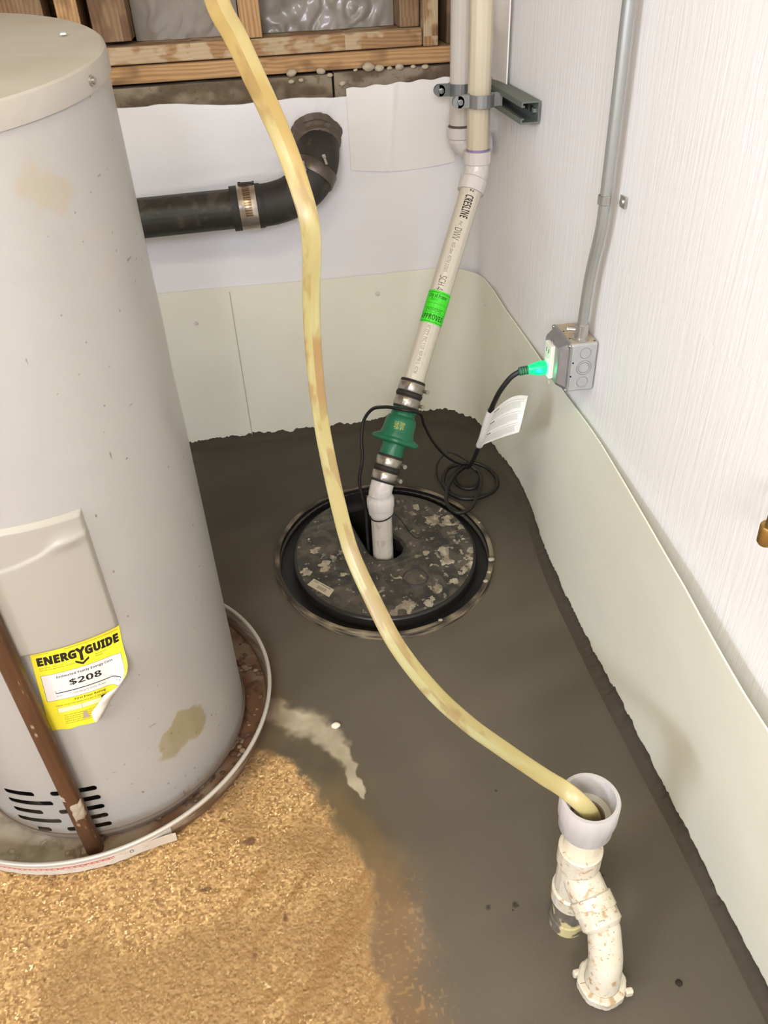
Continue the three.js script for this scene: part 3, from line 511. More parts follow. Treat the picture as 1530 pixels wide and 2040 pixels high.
// the second white pipe behind it
{
  const x = -0.082, z = 0.138, t = thing('vertical_pipe', 'off-white upright pipe half hidden behind the discharge pipe in the corner', 'pipe', [x, 0.8, z]);
  const pale = std({ color: 0xc9c2b4, roughness: 0.4 });
  t.put('pipe', revolve([[0.87, PR], [2.3, PR], [2.3, PR * 0.8]], V(x, 0, z), V(0, 1, 0), { uvm: true }), pale);
  const hub = revolve([[0.884, PR], [0.884, PR + 0.006], [0.860, PR + 0.0066], [0.857, PR + 0.003], [0.85, PR + 0.003]], V(x, 0, z), V(0, 1, 0), {});
  const pts = []; for (let i = 0; i <= 12; i++) { const a = (i / 12) * Math.PI / 2; pts.push(V(x + 0.022 - Math.cos(a) * 0.022, 0.862 - Math.sin(a) * 0.022, z)); } pts.push(V(x + 0.075, 0.84, z));
  t.put('elbow_fitting', mergeGeometries([hub, toCreasedNormals(sweep(pts, PR + 0.003, { raw: true, seg: 32, ref: V(0, 0, 1) }), 0.9)]), fit);
  t.put('primer_ring', revolve([[0.884, PR], [0.885, PR + 0.003], [0.888, PR + 0.0005], [0.889, PR]], V(x, 0, z), V(0, 1, 0)), std({ color: 0x5d5148, roughness: 0.7 }), 'dark smear of primer');
}
// strut channel and pipe clamps
const strutGreen = std({ color: 0x6e756c, roughness: 0.5, metalness: 0.35 }), galv = std({ color: 0x8d9190, roughness: 0.35, metalness: 0.75 });
{
  const y0 = 0.944, y1 = 0.9855, z0 = 0.075, z1 = 0.462, d = 0.0385;
  const t = thing('strut_channel', 'grey-green slotted steel strut channel fixed level on the white right wall', 'channel', [0, y0, z1]);
  const s = new THREE.Shape(), w = 0.0025; // cross-section in (depth from wall, height); open side faces the room
  [[0, 0], [d, 0], [d, 0.010], [d - 0.006, 0.010], [d - 0.006, 0.0078], [d - w, 0.0078], [d - w, w], [w, w], [w, 0.0415 - w], [d - w, 0.0415 - w], [d - w, 0.0337], [d - 0.006, 0.0337], [d - 0.006, 0.0315], [d, 0.0315], [d, 0.0415], [0, 0.0415]].forEach(([a, b], i) => (i ? s.lineTo(a, b) : s.moveTo(a, b)));
  const g = new THREE.ExtrudeGeometry(s, { depth: z1 - z0, bevelEnabled: true, bevelSize: 0.0005, bevelThickness: 0.0005, bevelSegments: 1 });
  // shape x -> -world x (away from wall), shape y -> up, depth -> z
  g.scale(-1, 1, 1); { const ix = g.index; if (!ix) { const p = g.attributes.position.array; for (const k of ['position', 'normal', 'uv']) { const a = g.attributes[k], n = a.itemSize, r = a.array; for (let i = 0; i < a.count; i += 3) for (let c = 0; c < n; c++) { const q = r[(i + 1) * n + c]; r[(i + 1) * n + c] = r[(i + 2) * n + c]; r[(i + 2) * n + c] = q; } } } }
  g.computeVertexNormals(); g.translate(0.004, y0, z0);
  t.put('channel', g, strutGreen);
  const dk = std({ color: 0x1d1f1d, roughness: 0.9 }), lt = std({ color: 0xb9bdb4, roughness: 0.5, metalness: 0.4 });
  for (let i = 0; i < 3; i++) { const z = 0.335 + i * 0.045; t.put('slot', new RoundedBoxGeometry(0.0012, 0.013, 0.028, 2, 0.0005).translate(0.0008, y0 + 0.0207, z), dk); }
  for (let i = 0; i < 7; i++) { const z = 0.340 + i * 0.0155 + (i > 3 ? 0.012 : 0) ; t.put('stamp_mark', new RoundedBoxGeometry(0.0008, 0.006, 0.0055, 1, 0.0003).translate(-0.0343, y0 + 0.0371 - 0.002 * 0, z), lt); }
  t.put('end_bolt', revolve([[0, 0.007], [0.006, 0.007], [0.007, 0.005], [0.007, 0.0001]], V(0.001, y0 + 0.021, 0.444), V(-1, 0, 0), { seg: 6 }), galv);
}
const clampAt = (x, z, label, mat) => {
  const y = 0.966, t = thing('pipe_clamp', label, 'clamp', [x, y, z], 'strut clamps on the white pipes');
  const w = 0.026, r = PR + 0.0005, th = 0.0026, mid = V(x, y - w / 2, z);
  for (const s of [-1, 1]) { // two half straps, each with an ear
    const half = revolve([[0, r], [0, r + th], [w, r + th], [w, r], [0, r]], mid, V(0, 1, 0), { seg: 24, ref: V(0, 0, s), a0: -1.42, a1: 1.42 });
    const ear = new RoundedBoxGeometry(0.030, w, th, 2, 0.001).translate(x - r - 0.013, y, z + s * 0.0052), earTip = new THREE.CylinderGeometry(w / 2, w / 2, th, 24).rotateX(Math.PI / 2).translate(x - r - 0.026, y, z + s * 0.0052);
    const foot = new RoundedBoxGeometry(0.020, w, th, 2, 0.001).translate(x + r + 0.008, y, z + s * 0.006), hook = new RoundedBoxGeometry(th, w, 0.010, 2, 0.001).translate(x + r + 0.017, y, z + s * 0.010);
    t.put('half_strap', mergeGeometries([half.toNonIndexed?.() ?? half, ...[ear, earTip, foot, hook].map((q) => (q.index ? q.toNonIndexed() : q))]), mat);
  }
  t.put('bolt', mergeGeometries([revolve([[-0.011, 0.003], [0.007, 0.003], [0.007, 0.0062], [0.012, 0.0062], [0.013, 0.0045], [0.013, 0.0001]], V(x - r - 0.023, y, z), V(0, 0, 1), { seg: 12 }), revolve([[-0.012, 0.0001], [-0.012, 0.006], [-0.007, 0.006], [-0.007, 0.003]], V(x - r - 0.023, y, z), V(0, 0, 1), { seg: 6 })]), galv);
};
clampAt(-0.075, 0.297, 'grey steel strut clamp round the front cream pipe, bolt ear showing whole', std({ color: 0x9a9b98, roughness: 0.42, metalness: 0.6 }));
clampAt(-0.082, 0.140, 'grey steel strut clamp round the rear pipe, mostly hidden by the front one', galv);

// ================================================================== DRAIN PIPE ON THE BACK WALL
{
  const t = thing('drain_pipe', 'thick black drain pipe with banded rubber elbow turning into the back wall', 'drain pipe', [-0.7, 0.68, 0.11]);
  const r = 0.047, pm = tex(512, 256, (u, v) => { const n = fbm(u * 20, v * 8, 4, 3), s = sstep(0.66, 0.8, fbm(u * 50, v * 12, 3, 8)); const g = 50 + 24 * (n - 0.5); return mix3([g, g * 0.93, g * 0.82], [110, 100, 84], s * 0.35); });
  const pipeM = std({ map: pm, roughness: 0.5 }), rub = std({ map: pm, roughness: 0.62, bumpMap: pm, bumpScale: 0.001 });
  const ax = V(0.99, 0.02, 0.0);
  t.put('pipe', revolve([[0, r * 0.9], [0, r], [0.8, r], [0.8, r * 0.9]], V(-1.42, 0.7185, 0.112), V(1, 0.016, 0), { seg: 48, uvm: true }), pipeM);
  const c = [V(-0.655, 0.7305, 0.112), V(-0.60, 0.732, 0.112), V(-0.55, 0.735, 0.11), V(-0.505, 0.745, 0.104), V(-0.468, 0.764, 0.094), V(-0.442, 0.79, 0.078), V(-0.428, 0.818, 0.056), V(-0.424, 0.84, 0.030), V(-0.424, 0.85, 0.0), V(-0.424, 0.852, -0.05)];
  const elbow = t.put('rubber_elbow', sweep(c, (k) => (k < 0.20 ? r + 0.006 : r + 0.0035 + 0.004 * sstep(0.35, 0.6, k) * sstep(1, 0.8, k)), { seg: 48, n: 90, ref: V(0, 1, 0) }), rub);
  const curve = new THREE.CatmullRomCurve3(c, false, 'centripetal');
  const band = (k, w, rr, n) => { const p = curve.getPointAt(k), T = curve.getTangentAt(k), a = p.clone().addScaledVector(T, -w / 2); return revolve([[0, rr - 0.002], [0, rr + 0.002], [0.0015, rr + 0.0028], [w - 0.0015, rr + 0.0028], [w, rr + 0.002], [w, rr - 0.002]], a, T, { seg: 48 }); };
  const bandTex = tex(64, 256, (u, v) => { const t2 = Math.sin(v * 256 * 1.4) > 0 ? 1 : 0, mid = u > 0.3 && u < 0.7; return mid && v > 0.34 && v < 0.62 ? mix3([176, 150, 124], [116, 98, 80], t2) : [196, 186, 172]; });
  const bandM = std({ map: bandTex, roughness: 0.3, metalness: 0.8 });
  const clamp1 = t.put('hose_clamp', band(0.105, 0.044, r + 0.006, 1), bandM, 'wide steel band clamp', elbow);
  const slide = curve.getPointAt(0.105).add(V(0, r + 0.008, 0.006));
  t.put('clamp_screw', mergeGeometries([new RoundedBoxGeometry(0.034, 0.006, 0.012, 2, 0.001).toNonIndexed().translate(slide.x, slide.y, slide.z), revolve([[-0.019, 0.0001], [-0.019, 0.004], [-0.012, 0.004], [-0.012, 0.0025], [0.016, 0.0025], [0.016, 0.004], [0.021, 0.004], [0.021, 0.0001]], slide.clone().add(V(0, 0.004, 0)), V(1, 0, 0), { seg: 8 })]), std({ color: 0x3c342a, roughness: 0.5, metalness: 0.4 }), undefined, elbow);
  t.put('hose_clamp', band(0.60, 0.03, r + 0.008, 2), std({ color: 0x6a6259, roughness: 0.4, metalness: 0.6 }), 'dull band clamp on the bend', elbow);
  const T = curve.getTangentAt(0.6), p6 = curve.getPointAt(0.6), N = V(-0.1, 0.5, 0.85).addScaledVector(T, -V(-0.1, 0.5, 0.85).dot(T)).normalize();
  for (const k of [-0.012, 0.016]) { const h = p6.clone().addScaledVector(N, r + 0.012).addScaledVector(T, k * 0.5).add(V(k * 1.6, 0, 0)); t.put('clamp_screw', revolve([[-0.012, 0.0001], [-0.012, 0.005], [-0.004, 0.005], [-0.003, 0.0035], [0.012, 0.0035], [0.012, 0.0001]], h, V(0.25, -0.9, 0.5), { seg: 10 }), steel, undefined, elbow); }
  // crumpled tape collar at the wall
  const cT = curve.getTangentAt(0.80), cP = curve.getPointAt(0.80), col = revolve([[-0.012, r + 0.006], [-0.008, r + 0.011], [0.004, r + 0.010], [0.012, r + 0.015], [0.024, r + 0.012], [0.036, r + 0.020], [0.05, r + 0.010], [0.06, r]], cP, cT, { seg: 90, crease: 0.4, shape: (a, i) => 1 + 0.16 * (fbm(Math.cos(a) * 4 + i * 1.3, Math.sin(a) * 4, 3, 5) - 0.5) });
  t.put('tape_collar', col, std({ color: 0x5c5245, roughness: 0.5 }), 'crumpled tape where the elbow meets the wall');
}

// ================================================================== WATER HEATER
const HX = -1.008, HZ = 1.071, HR = 0.2555;
const onHeater = (deg, y, r = HR) => { const a = deg * Math.PI / 180; return [HX + Math.sin(a) * r, y, HZ + Math.cos(a) * r]; };
{
  const t = thing('water_heater', 'tall grey enamelled water heater cylinder with a yellow energy label, standing in the pan', 'water heater', [HX, 0, HZ]);
  const stain = (deg, y, d0, y0, rw, rh) => Math.hypot(((deg - d0) * 0.0045) / rw, (y - y0) / rh);
  const hm = tex(2048, 1024, (u, v) => { // u = angle, v = height 0..1.2
    const deg = u * 360 - 180, y = v * 1.2, x = deg * 0.0045, n = fbm(x * 7, y * 5, 4, 3), g = 1 + (n - 0.5) * 0.05;
    let c = [167 * g, 164 * g, 156 * g];
    const w = fbm(x * 26, y * 26, 4, 9) - 0.5;
    c = mix3(c, [142, 131, 98], 0.75 * sstep(1.0, 0.8, stain(deg, y, 42, 0.18, 0.05, 0.045) + w * 1.1) * (0.7 + 0.6 * fbm(x * 60, y * 20, 3, 7)));
    c = mix3(c, [172, 150, 120], 0.4 * sstep(0.9, 0.1, stain(deg, y, 48, 1.095, 0.05, 0.035) + w * 4));
    c = mix3(c, [186, 160, 126], 0.3 * sstep(1.0, 0.2, stain(deg, y, 60, 1.0, 0.04, 0.06) + w * 2.4) * sstep(0.1, 0.25, w + 0.2));
    const sp = noise(x * 90, y * 90, 21); if (sp > 0.965) c = mix3(c, [112, 100, 86], sstep(0.965, 0.985, sp) * 0.8);
    const run = sstep(0.68, 0.8, fbm(x * 60, y * 4, 3, 31)) * sstep(0.2, 0.05, y); c = mix3(c, [128, 104, 78], run * 0.6);
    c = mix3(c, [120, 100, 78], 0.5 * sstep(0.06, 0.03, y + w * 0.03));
    return c;
  });
  const enamel = phys({ map: hm, roughness: 0.38, clearcoat: 0.25, clearcoatRoughness: 0.25 });
  const uvH = (deg, y) => [(deg + 180) / 360, y / 1.2];
  const dent = (deg, y) => -0.004 * Math.exp(-(stain(deg, y, 82, 0.93, 0.05, 0.06) ** 2)) - 0.004 * Math.exp(-(stain(deg, y, 88, 0.74, 0.05, 0.05) ** 2));
  // upper jacket; its top edge follows the cap, which sits a little tilted towards the room
  const tilt = 0.108, topY = (deg) => 1.168 - tilt * HR * Math.cos(deg * Math.PI / 180);
  const jacket = grid(240, 60, (u, v) => { const deg = u * 360 - 180, y = lerp(0.19, topY(deg), v); return onHeater(deg, y, HR + dent(deg, y)); }, (u, v) => uvH(u * 360 - 180, lerp(0.19, 1.165, v)));
  // lower band with the ventilation slots cut through it
  const slots = [];
  for (let i = 0; i < 5; i++) { const y = 0.153 - i * 0.026; if (i % 2) { slots.push([-33.5, -12.8, y], [-7, 5.3, y]); } else { slots.push([-33.3, -18.9, y], [-12.2, 5.3, y]); } }
  const sag = (deg) => (deg < 0 ? -0.020 * Math.pow(-deg / 33, 1.5) : 0);
  const hh = 0.0065, capw = 1.2; // half height, end radius in degrees
  const prof = (s, deg) => { const e = Math.min(deg - s[0], s[1] - deg); if (e <= 0) return 0; return hh * (e >= capw ? 1 : Math.sqrt(1 - (1 - e / capw) ** 2)); };
  const degs = new Set(); for (let d = -180; d <= 180; d += 2) degs.add(d); for (let d = -36; d <= 8; d += 0.5) degs.add(d);
  for (const s of slots) for (const e of [0, 0.06, 0.2, 0.45, 0.9]) { degs.add(+(s[0] + e).toFixed(3)); degs.add(+(s[1] - e).toFixed(3)); }
  const dl = [...degs].sort((a, b) => a - b), pos = [], uv = [], idx = [];
  const quad = (p) => { const b = pos.length / 3; for (const [d, y, r] of p) { pos.push(...onHeater(d, y, r ?? HR)); uv.push(...uvH(d, y)); } idx.push(b, b + 1, b + 2, b, b + 2, b + 3); };
  const nrm = []; const inside = HR - 0.0012, Y0 = 0.028, foot = (d) => Y0;
  for (let i = 0; i < dl.length - 1; i++) {
    const a = dl[i], b = dl[i + 1], m = (a + b) / 2, act = slots.filter((s) => m > s[0] && m < s[1]).sort((p, q) => p[2] - q[2]);
    let la = foot(a), lb = foot(b);
    for (const s of act) {
      const ca = s[2] + sag(a), cb = s[2] + sag(b), ha = prof(s, a), hb = prof(s, b); if (Math.min(ca - ha, cb - hb) < Y0 + 0.001) continue;
      quad([[a, la], [b, lb], [b, cb - hb], [a, ca - ha]]); la = ca + ha; lb = cb + hb;
      quad([[a, ca - ha], [b, cb - hb], [b, cb - hb, inside], [a, ca - ha, inside]]); quad([[a, la, inside], [b, lb, inside], [b, lb], [a, la]]);
    }
    quad([[a, la], [b, lb], [b, 0.19], [a, 0.19]]);
  }
  const lower = fromGrid(0, 0, pos, uv, idx);
  { const p = lower.attributes.position, n = lower.attributes.normal; for (let i = 0; i < p.count; i++) { const x = p.getX(i) - HX, z = p.getZ(i) - HZ, r = Math.hypot(x, z); if (Math.abs(n.getY(i)) < 0.3 && r > HR - 0.001) n.setXYZ(i, x / r, 0, z / r); } }
  t.put('jacket', mergeGeometries([jacket, lower]), enamel);
  t.put('inner_lining', revolve([[0.02, HR - 0.05], [0.185, HR - 0.05], [0.185, HR - 0.001]], V(HX, 0, HZ), V(0, 1, 0), { seg: 80 }), std({ color: 0x15120f, roughness: 0.9 }));
  t.put('base_ring', revolve([[0.004, HR - 0.02], [0.004, HR - 0.006], [0.030, HR - 0.004], [0.034, HR + 0.003], [0.028, HR + 0.004], [0.022, HR - 0.002]], V(HX, 0, HZ), V(0, 1, 0), { seg: 120 }), std({ color: 0x77695a, roughness: 0.6 }), 'dirty base ring');
  // cap
  const capM = tex(512, 512, (u, v) => { const n = fbm(u * 6, v * 9, 4, 5), s = fbm(u * 3 + 2, v * 14, 3, 8); let c = [168, 161, 150]; c = mix3(c, [180, 174, 164], sstep(0.45, 0.7, s) * 0.4); return mix3(c, [172, 148, 118], sstep(0.6, 0.8, n) * 0.35); });
  const cr = HR + 0.0035;
  const cap = revolve([[-0.001, HR - 0.002], [-0.001, cr], [0.021, cr], [0.0245, cr - 0.001], [0.0265, cr - 0.004], [0.027, cr - 0.012], [0.028, cr * 0.5], [0.029, 0.0001]], V(0, 0, 0), V(0, 1, 0), { seg: 128, crease: 0.5, ref: V(0, 0, 1) });
  { const p = cap.attributes.position, uv2 = []; for (let i = 0; i < p.count; i++) uv2.push(p.getX(i) / 0.53 + 0.5, p.getZ(i) / 0.53 + 0.5 + p.getY(i)); cap.setAttribute('uv', new THREE.Float32BufferAttribute(uv2, 2)); cap.rotateX(Math.atan(tilt)); cap.translate(HX, 1.163, HZ); }
  const capO = t.put('top_cap', cap, std({ map: capM, roughness: 0.45 }), 'slightly tilted sheet-metal cap');
  const ang = 72 * Math.PI / 180;
  t.put('screw', revolve([[0, 0.0055], [0.0025, 0.0055], [0.0028, 0.0035], [0.006, 0.0035], [0.0065, 0.0025], [0.0065, 0.0001]], V(HX + Math.sin(ang) * cr, 1.1655, HZ + Math.cos(ang) * cr), V(Math.sin(ang), 0, Math.cos(ang)), { seg: 12 }), steel, undefined, capO);
  t.put('screw', revolve([[0, 0.004], [0.002, 0.003], [0.0024, 0.0001]], V(HX + 0.205, 1.199, HZ - 0.06), V(0, 1, 0), { seg: 12 }), std({ color: 0xe8e4da, roughness: 0.4 }), undefined, capO);
  // access panel: a raised curved plate with a finger recess at its top
  const pa0 = -31, pa1 = 31, py0 = 0.476, py1 = 0.69;
  const panel = grid(90, 80, (u, v) => {
    const deg = lerp(pa0, pa1, u), y = lerp(py0, py1, v) + (deg < 31 ? 0.015 * (1 - u) * 1.2 * v : 0), e = Math.min((u) * 62 * 0.0045, (1 - u) * 62 * 0.0045, v * 0.214, (1 - v) * 0.214);
    let h = 0.0002 + 0.0062 * sstep(0, 0.006, e);
    const lip = 0.636 + 0.012 * sstep(0.55, 0.8, u) + 0.012 * sstep(0.74, 0.86, u); h -= 0.003 * sstep(lip, lip + 0.004, y) * sstep(0.014, 0.008, (1 - v) * 0.2 + 0) * 0;
    h += 0.0026 * sstep(lip + 0.002, lip - 0.004, y) * sstep(0, 0.01, e);
    h += 0.004 * Math.exp(-((((deg - 24) * 0.0045) / 0.02) ** 2 + ((y - lip + 0.004) / 0.010) ** 2));
    return onHeater(deg, y, HR + h);
  }, (u, v) => uvH(lerp(pa0, pa1, u), lerp(py0, py1, v)));
  t.put('access_panel', panel, phys({ color: 0xa39d90, roughness: 0.4 }), 'raised curved access panel');
  // energy label with its lower right corner curling off
  const lab = canvasTex(768, 1024, (c, w, h) => {
    c.fillStyle = '#e6d832'; c.fillRect(0, 0, w, h); c.fillStyle = '#1b1714'; c.textBaseline = 'alphabetic';
    c.font = '15px sans-serif'; c.fillText('U.S. Government', 30, 36); c.textAlign = 'right'; c.fillText('Federal law prohibits removal of this label before consumer purchase', w - 20, 36); c.textAlign = 'left';
    const heavy = (txt, x, wd) => { c.save(); c.translate(x, 164); c.font = 'bold 124px sans-serif'; const k = wd / c.measureText(txt).width; c.scale(k, 1); c.lineWidth = 9 / k; c.lineJoin = 'round'; c.strokeStyle = '#1b1714'; c.strokeText(txt, 0, 0); c.fillText(txt, 0, 0); c.restore(); };
    heavy('ENERG', 34, 336); heavy('GUIDE', 440, 304);
    // the Y is an arrow pointing down
    c.lineWidth = 27; c.strokeStyle = '#1b1714'; c.lineCap = 'butt'; c.beginPath(); c.moveTo(372, 66); c.lineTo(405, 116); c.lineTo(438, 66); c.stroke(); c.beginPath(); c.moveTo(405, 106); c.lineTo(405, 216); c.stroke(); c.beginPath(); c.moveTo(346, 196); c.lineTo(405, 240); c.lineTo(464, 196); c.lineTo(464, 222); c.lineTo(405, 268); c.lineTo(346, 222); c.closePath(); c.fill();
    c.font = '17px sans-serif'; c.fillText('Water Heater - Natural Gas', 40, 206); c.fillText('Tank Size (Storage Capacity): 40 Gallons', 40, 230); c.fillText('Manufacturer', 520, 206); c.fillText('Model(s)', 520, 230);
    c.fillStyle = '#dcd7d2'; c.fillRect(40, 290, w - 76, 330); c.strokeStyle = '#3a342c'; c.lineWidth = 3; c.strokeRect(40, 290, w - 76, 330);
    c.fillStyle = '#1b1714'; c.textAlign = 'center'; c.font = 'bold 35px sans-serif'; c.fillText('Estimated Yearly Energy Cost', 408, 350);
    c.save(); c.translate(400, 470); c.scale(1.35, 1); c.font = 'bold 98px sans-serif'; c.fillText('$208', 0, 0); c.restore();
    c.fillRect(130, 528, 570, 10); c.fillRect(128, 500, 3, 38);
    c.font = '22px sans-serif'; c.fillText('Cost Range of Similar Models', 420, 580); c.textAlign = 'left'; c.fillText('$177', 130, 580); c.fillText('$238', 650, 570);
    c.textAlign = 'center'; c.font = 'bold 34px sans-serif'; c.fillText('First Hour Rating', 410, 664); c.font = '25px sans-serif'; c.fillText('(How much hot water you get in the first hour of use)', 400, 704);
    c.fillStyle = '#f0e9b0'; c.fillRect(110, 726, 480, 62); c.strokeStyle = '#5a5236'; c.lineWidth = 2; c.strokeRect(110, 726, 480, 62); c.fillStyle = '#5a5236'; c.fillRect(320, 726, 3, 62);
    c.fillStyle = '#211c18'; c.fillRect(500, 706, 190, 92); c.fillStyle = '#c9bf9a'; c.font = '24px sans-serif'; c.fillText('HIGH', 600, 744); c.fillText('67 Gallons', 600, 778);
    c.fillStyle = '#2a251c'; c.textAlign = 'left'; c.font = '19px sans-serif'; ['Your cost will depend on your utility rates and use.', 'Cost range based only on models of similar size.', 'Estimated energy cost based on a national average', 'natural gas cost per therm.', 'For more information visit the agency web site'].forEach((s, i) => c.fillText(s, 150, 838 + i * 28));
    c.fillStyle = '#a99c84'; c.beginPath(); c.moveTo(320, 838); c.lineTo(350, 838); c.lineTo(372, 930); c.lineTo(306, 930); c.fill();
    c.fillStyle = '#2a251c'; c.font = 'bold 20px sans-serif'; c.fillText('ftc.gov/energy', 440, 990);
  });
  const LW = 0.128, LH = 0.170;
  const flat = (a, b) => [2.4 + 28.4 * a - 4 * b, 0.479 - 0.170 * b - 0.003 * a]; // label a across, b down -> angle, height
  const fold = (a, b) => { const x = a * LW, y = b * LH; const n = [0.86, 0.51]; return { d: (x - 0.090) * n[0] + (y - 0.112) * n[1], n }; };
  const labPoint = (a, b, off) => {
    const { d, n } = fold(a, b); let h = off, aa = a, bb = b;
    // bulges along its right edge
    h += 0.010 * sstep(0.80, 1, a) * sstep(0.15, 0.5, b);
    if (d > 0) { const rho = 0.0085, f = d / rho, sh = rho * Math.sin(f) - d; aa = a + (sh * n[0]) / LW; bb = b + (sh * n[1]) / LH; h += (rho - off) * (1 - Math.cos(f)); }
    const [deg, y] = flat(aa, bb); return onHeater(deg, y, HR + 0.0006 + h);
  };
  const labM = std({ map: lab, roughness: 0.5 });
  const torn = (a, b) => [a, Math.min(b, 1 - 0.02 * noise(a * 9, 1, 4) - 0.03 * sstep(0.45, 0.8, a))];
  const l1 = t.put('energy_label', grid(72, 96, (u, v) => labPoint(...torn(u, 1 - v), 0.0008), (u, v) => { const [a, b] = torn(u, 1 - v); return [a, 1 - b]; }), labM, 'yellow energy label with a peeling corner');
  t.put('paper_backing', grid(72, 96, (u, v) => labPoint(...torn(u, 1 - v), 0.0002), (u, v) => [u, v]), std({ color: 0xd8d2c2, roughness: 0.8 }), 'white back of the label where it curls', l1);
}
// ================================================================== DRAIN PAN
{
  const px = -1.042, pz = 1.039, R = 0.348;
  const t = thing('drain_pan', 'round shallow metal drain pan under the heater, dirty and rusty inside', 'drain pan', [px, 0, pz]);
  const pm = tex(1024, 256, (u, v) => { const a = v * Math.PI * 2, n = fbm(Math.cos(a) * 8 + u * 4, Math.sin(a) * 8, 4, 3), m = fbm(Math.cos(a) * 30, Math.sin(a) * 30 + u * 20, 4, 9); let c = mix3([166, 156, 140], [120, 104, 84], sstep(0.4, 0.7, n)); c = mix3(c, [96, 70, 46], sstep(0.55, 0.75, m) * 0.7); c = mix3(c, [104, 78, 52], sstep(0.5, 0.12, u + 0.3 * (m - 0.5)) * 0.7); return mix3(c, [176, 166, 148], sstep(0.55, 0.9, u) * 0.4); });
  t.put('pan', revolve([[0.0, R - 0.022], [0.003, R - 0.010], [0.045, R - 0.002], [0.043, R - 0.005], [0.006, R - 0.014]], V(px, 0, pz), V(0, 1, 0), { seg: 128, ref: V(0, 0, 1), uvm: true, us: 20 }), std({ map: pm, roughness: 0.55, metalness: 0.2 }));
  const bm = tex(512, 512, (u, v) => { const x = u * 0.7, z = v * 0.7, n = fbm(x * 14, z * 14, 4, 3), k = fbm(x * 46, z * 46, 4, 9), side = sstep(0.42, 0.55, u); let c = mix3([158, 146, 128], [120, 108, 88], sstep(0.4, 0.7, n)); c = mix3(c, [98, 66, 42], side * (0.45 + 0.5 * sstep(0.35, 0.6, n))); c = mix3(c, [62, 42, 28], sstep(0.55, 0.7, k) * (0.2 + 0.5 * side)); return mix3(c, [184, 166, 138], sstep(0.7, 0.78, k) * 0.6); });
  const bg = grid(1, 48, (u, v) => [px + (0.02 + u * (R - 0.034)) * Math.sin(v * Math.PI * 2), 0.006, pz + (0.02 + u * (R - 0.034)) * Math.cos(v * Math.PI * 2)]); { const p = bg.attributes.position, q = []; for (let i = 0; i < p.count; i++) q.push((p.getX(i) - px) / 0.7 + 0.5, (p.getZ(i) - pz) / 0.7 + 0.5); bg.setAttribute('uv', new THREE.Float32BufferAttribute(q, 2)); }
  t.put('pan_floor', bg, std({ map: bm, roughness: 0.8, bumpMap: bm, bumpScale: 0.004 }), 'rusty dirty floor of the pan');
  t.put('rim', new THREE.TorusGeometry(R - 0.001, 0.0042, 12, 160).rotateX(Math.PI / 2).translate(px, 0.047, pz), std({ color: 0xc2bbae, roughness: 0.35, metalness: 0.35 }), 'rolled rim');
  // printed paper strip along the front
  const sm = canvasTex(1024, 64, (c, w, h) => { c.fillStyle = '#d8d0c2'; c.fillRect(0, 0, w, h); for (let i = 0; i < 300; i++) { c.fillStyle = `rgba(140,128,108,${rnd() * 0.18})`; c.fillRect(rnd() * w, rnd() * h, 4 + rnd() * 50, 2 + rnd() * 6); } c.fillStyle = '#b5453f'; c.fillRect(20, 13, w * 0.70, 5); c.fillRect(20, 24, w * 0.70, 3); c.fillStyle = 'rgba(181,69,63,.55)'; for (let i = 0; i < 26; i++) c.fillRect(30 + i * 27, 17, 8, 8); c.strokeStyle = '#2a2622'; c.lineWidth = 3; c.beginPath(); c.ellipse(w * 0.80, 26, 8, 9, 0, 0, 7); c.stroke(); });
  const at = (deg, y, o) => { const a = deg * Math.PI / 180, r = R - 0.009 + (y - 0.003) * 0.19 + 0.0006 + o; return [px + Math.sin(a) * r, y, pz + Math.cos(a) * r]; };
  t.put('paper_strip', slab(70, 5, (u, v) => at(lerp(-32, 27, u), lerp(0.004 + 0.003 * noise(u * 30, 1, 2), 0.040, v), 0.0012), (u, v) => at(lerp(-32, 27, u), lerp(0.004 + 0.003 * noise(u * 30, 1, 2), 0.040, v), 0)), std({ map: sm, roughness: 0.75 }), 'dirty white paper strip with red printed lines');
  const tear = (u, v, o) => { const p = at(lerp(20, 27.5, u), lerp(0.004, 0.034, v), o + 0.002 + 0.010 * u * u); return p; };
  t.put('torn_tape', slab(8, 6, (u, v) => tear(u, v, 0.0008), (u, v) => tear(u, v, 0)), std({ color: 0xcfc5b2, roughness: 0.75 }), 'torn end of the paper strip');
  // wet debris on the pan's floor and crumbs under its front edge
  const rust = [std({ color: 0x6b4a30, roughness: 0.95 }), std({ color: 0x543722, roughness: 0.95 }), std({ color: 0x8a7256, roughness: 0.95 })];
  for (let i = 0; i < 40; i++) { const deg = 35 + rnd() * 110, rr = 0.285 + rnd() * 0.045, a = deg * Math.PI / 180, s = 0.002 + rnd() * rnd() * 0.006; t.put('debris', moved(lump(s, 1.3, 0.6, 1.1, i), px + Math.sin(a) * rr, 0.006 + s * 0.3, pz + Math.cos(a) * rr), rust[i % 3]); }
}
{
  const crumbs = [std({ color: 0x8a6c44, roughness: 0.95 }), std({ color: 0xb7a98e, roughness: 0.95 })];
  const g = []; for (let i = 0; i < 40; i++) { const deg = -22 + rnd() * 75, a = deg * Math.PI / 180, rr = 0.346 + rnd() * rnd() * 0.016, s = 0.0014 + rnd() * rnd() * 0.004; g.push(moved(lump(s, 1.3, 0.7, 1, i + 60), -1.042 + Math.sin(a) * rr, s * 0.35, 1.039 + Math.cos(a) * rr)); }
  const o = mesh('mortar_crumbs', mergeGeometries(g), crumbs[0], scene); o.userData = { kind: 'stuff', label: 'brown mortar crumbs strewn along the front edge of the pan', category: 'debris' };
}
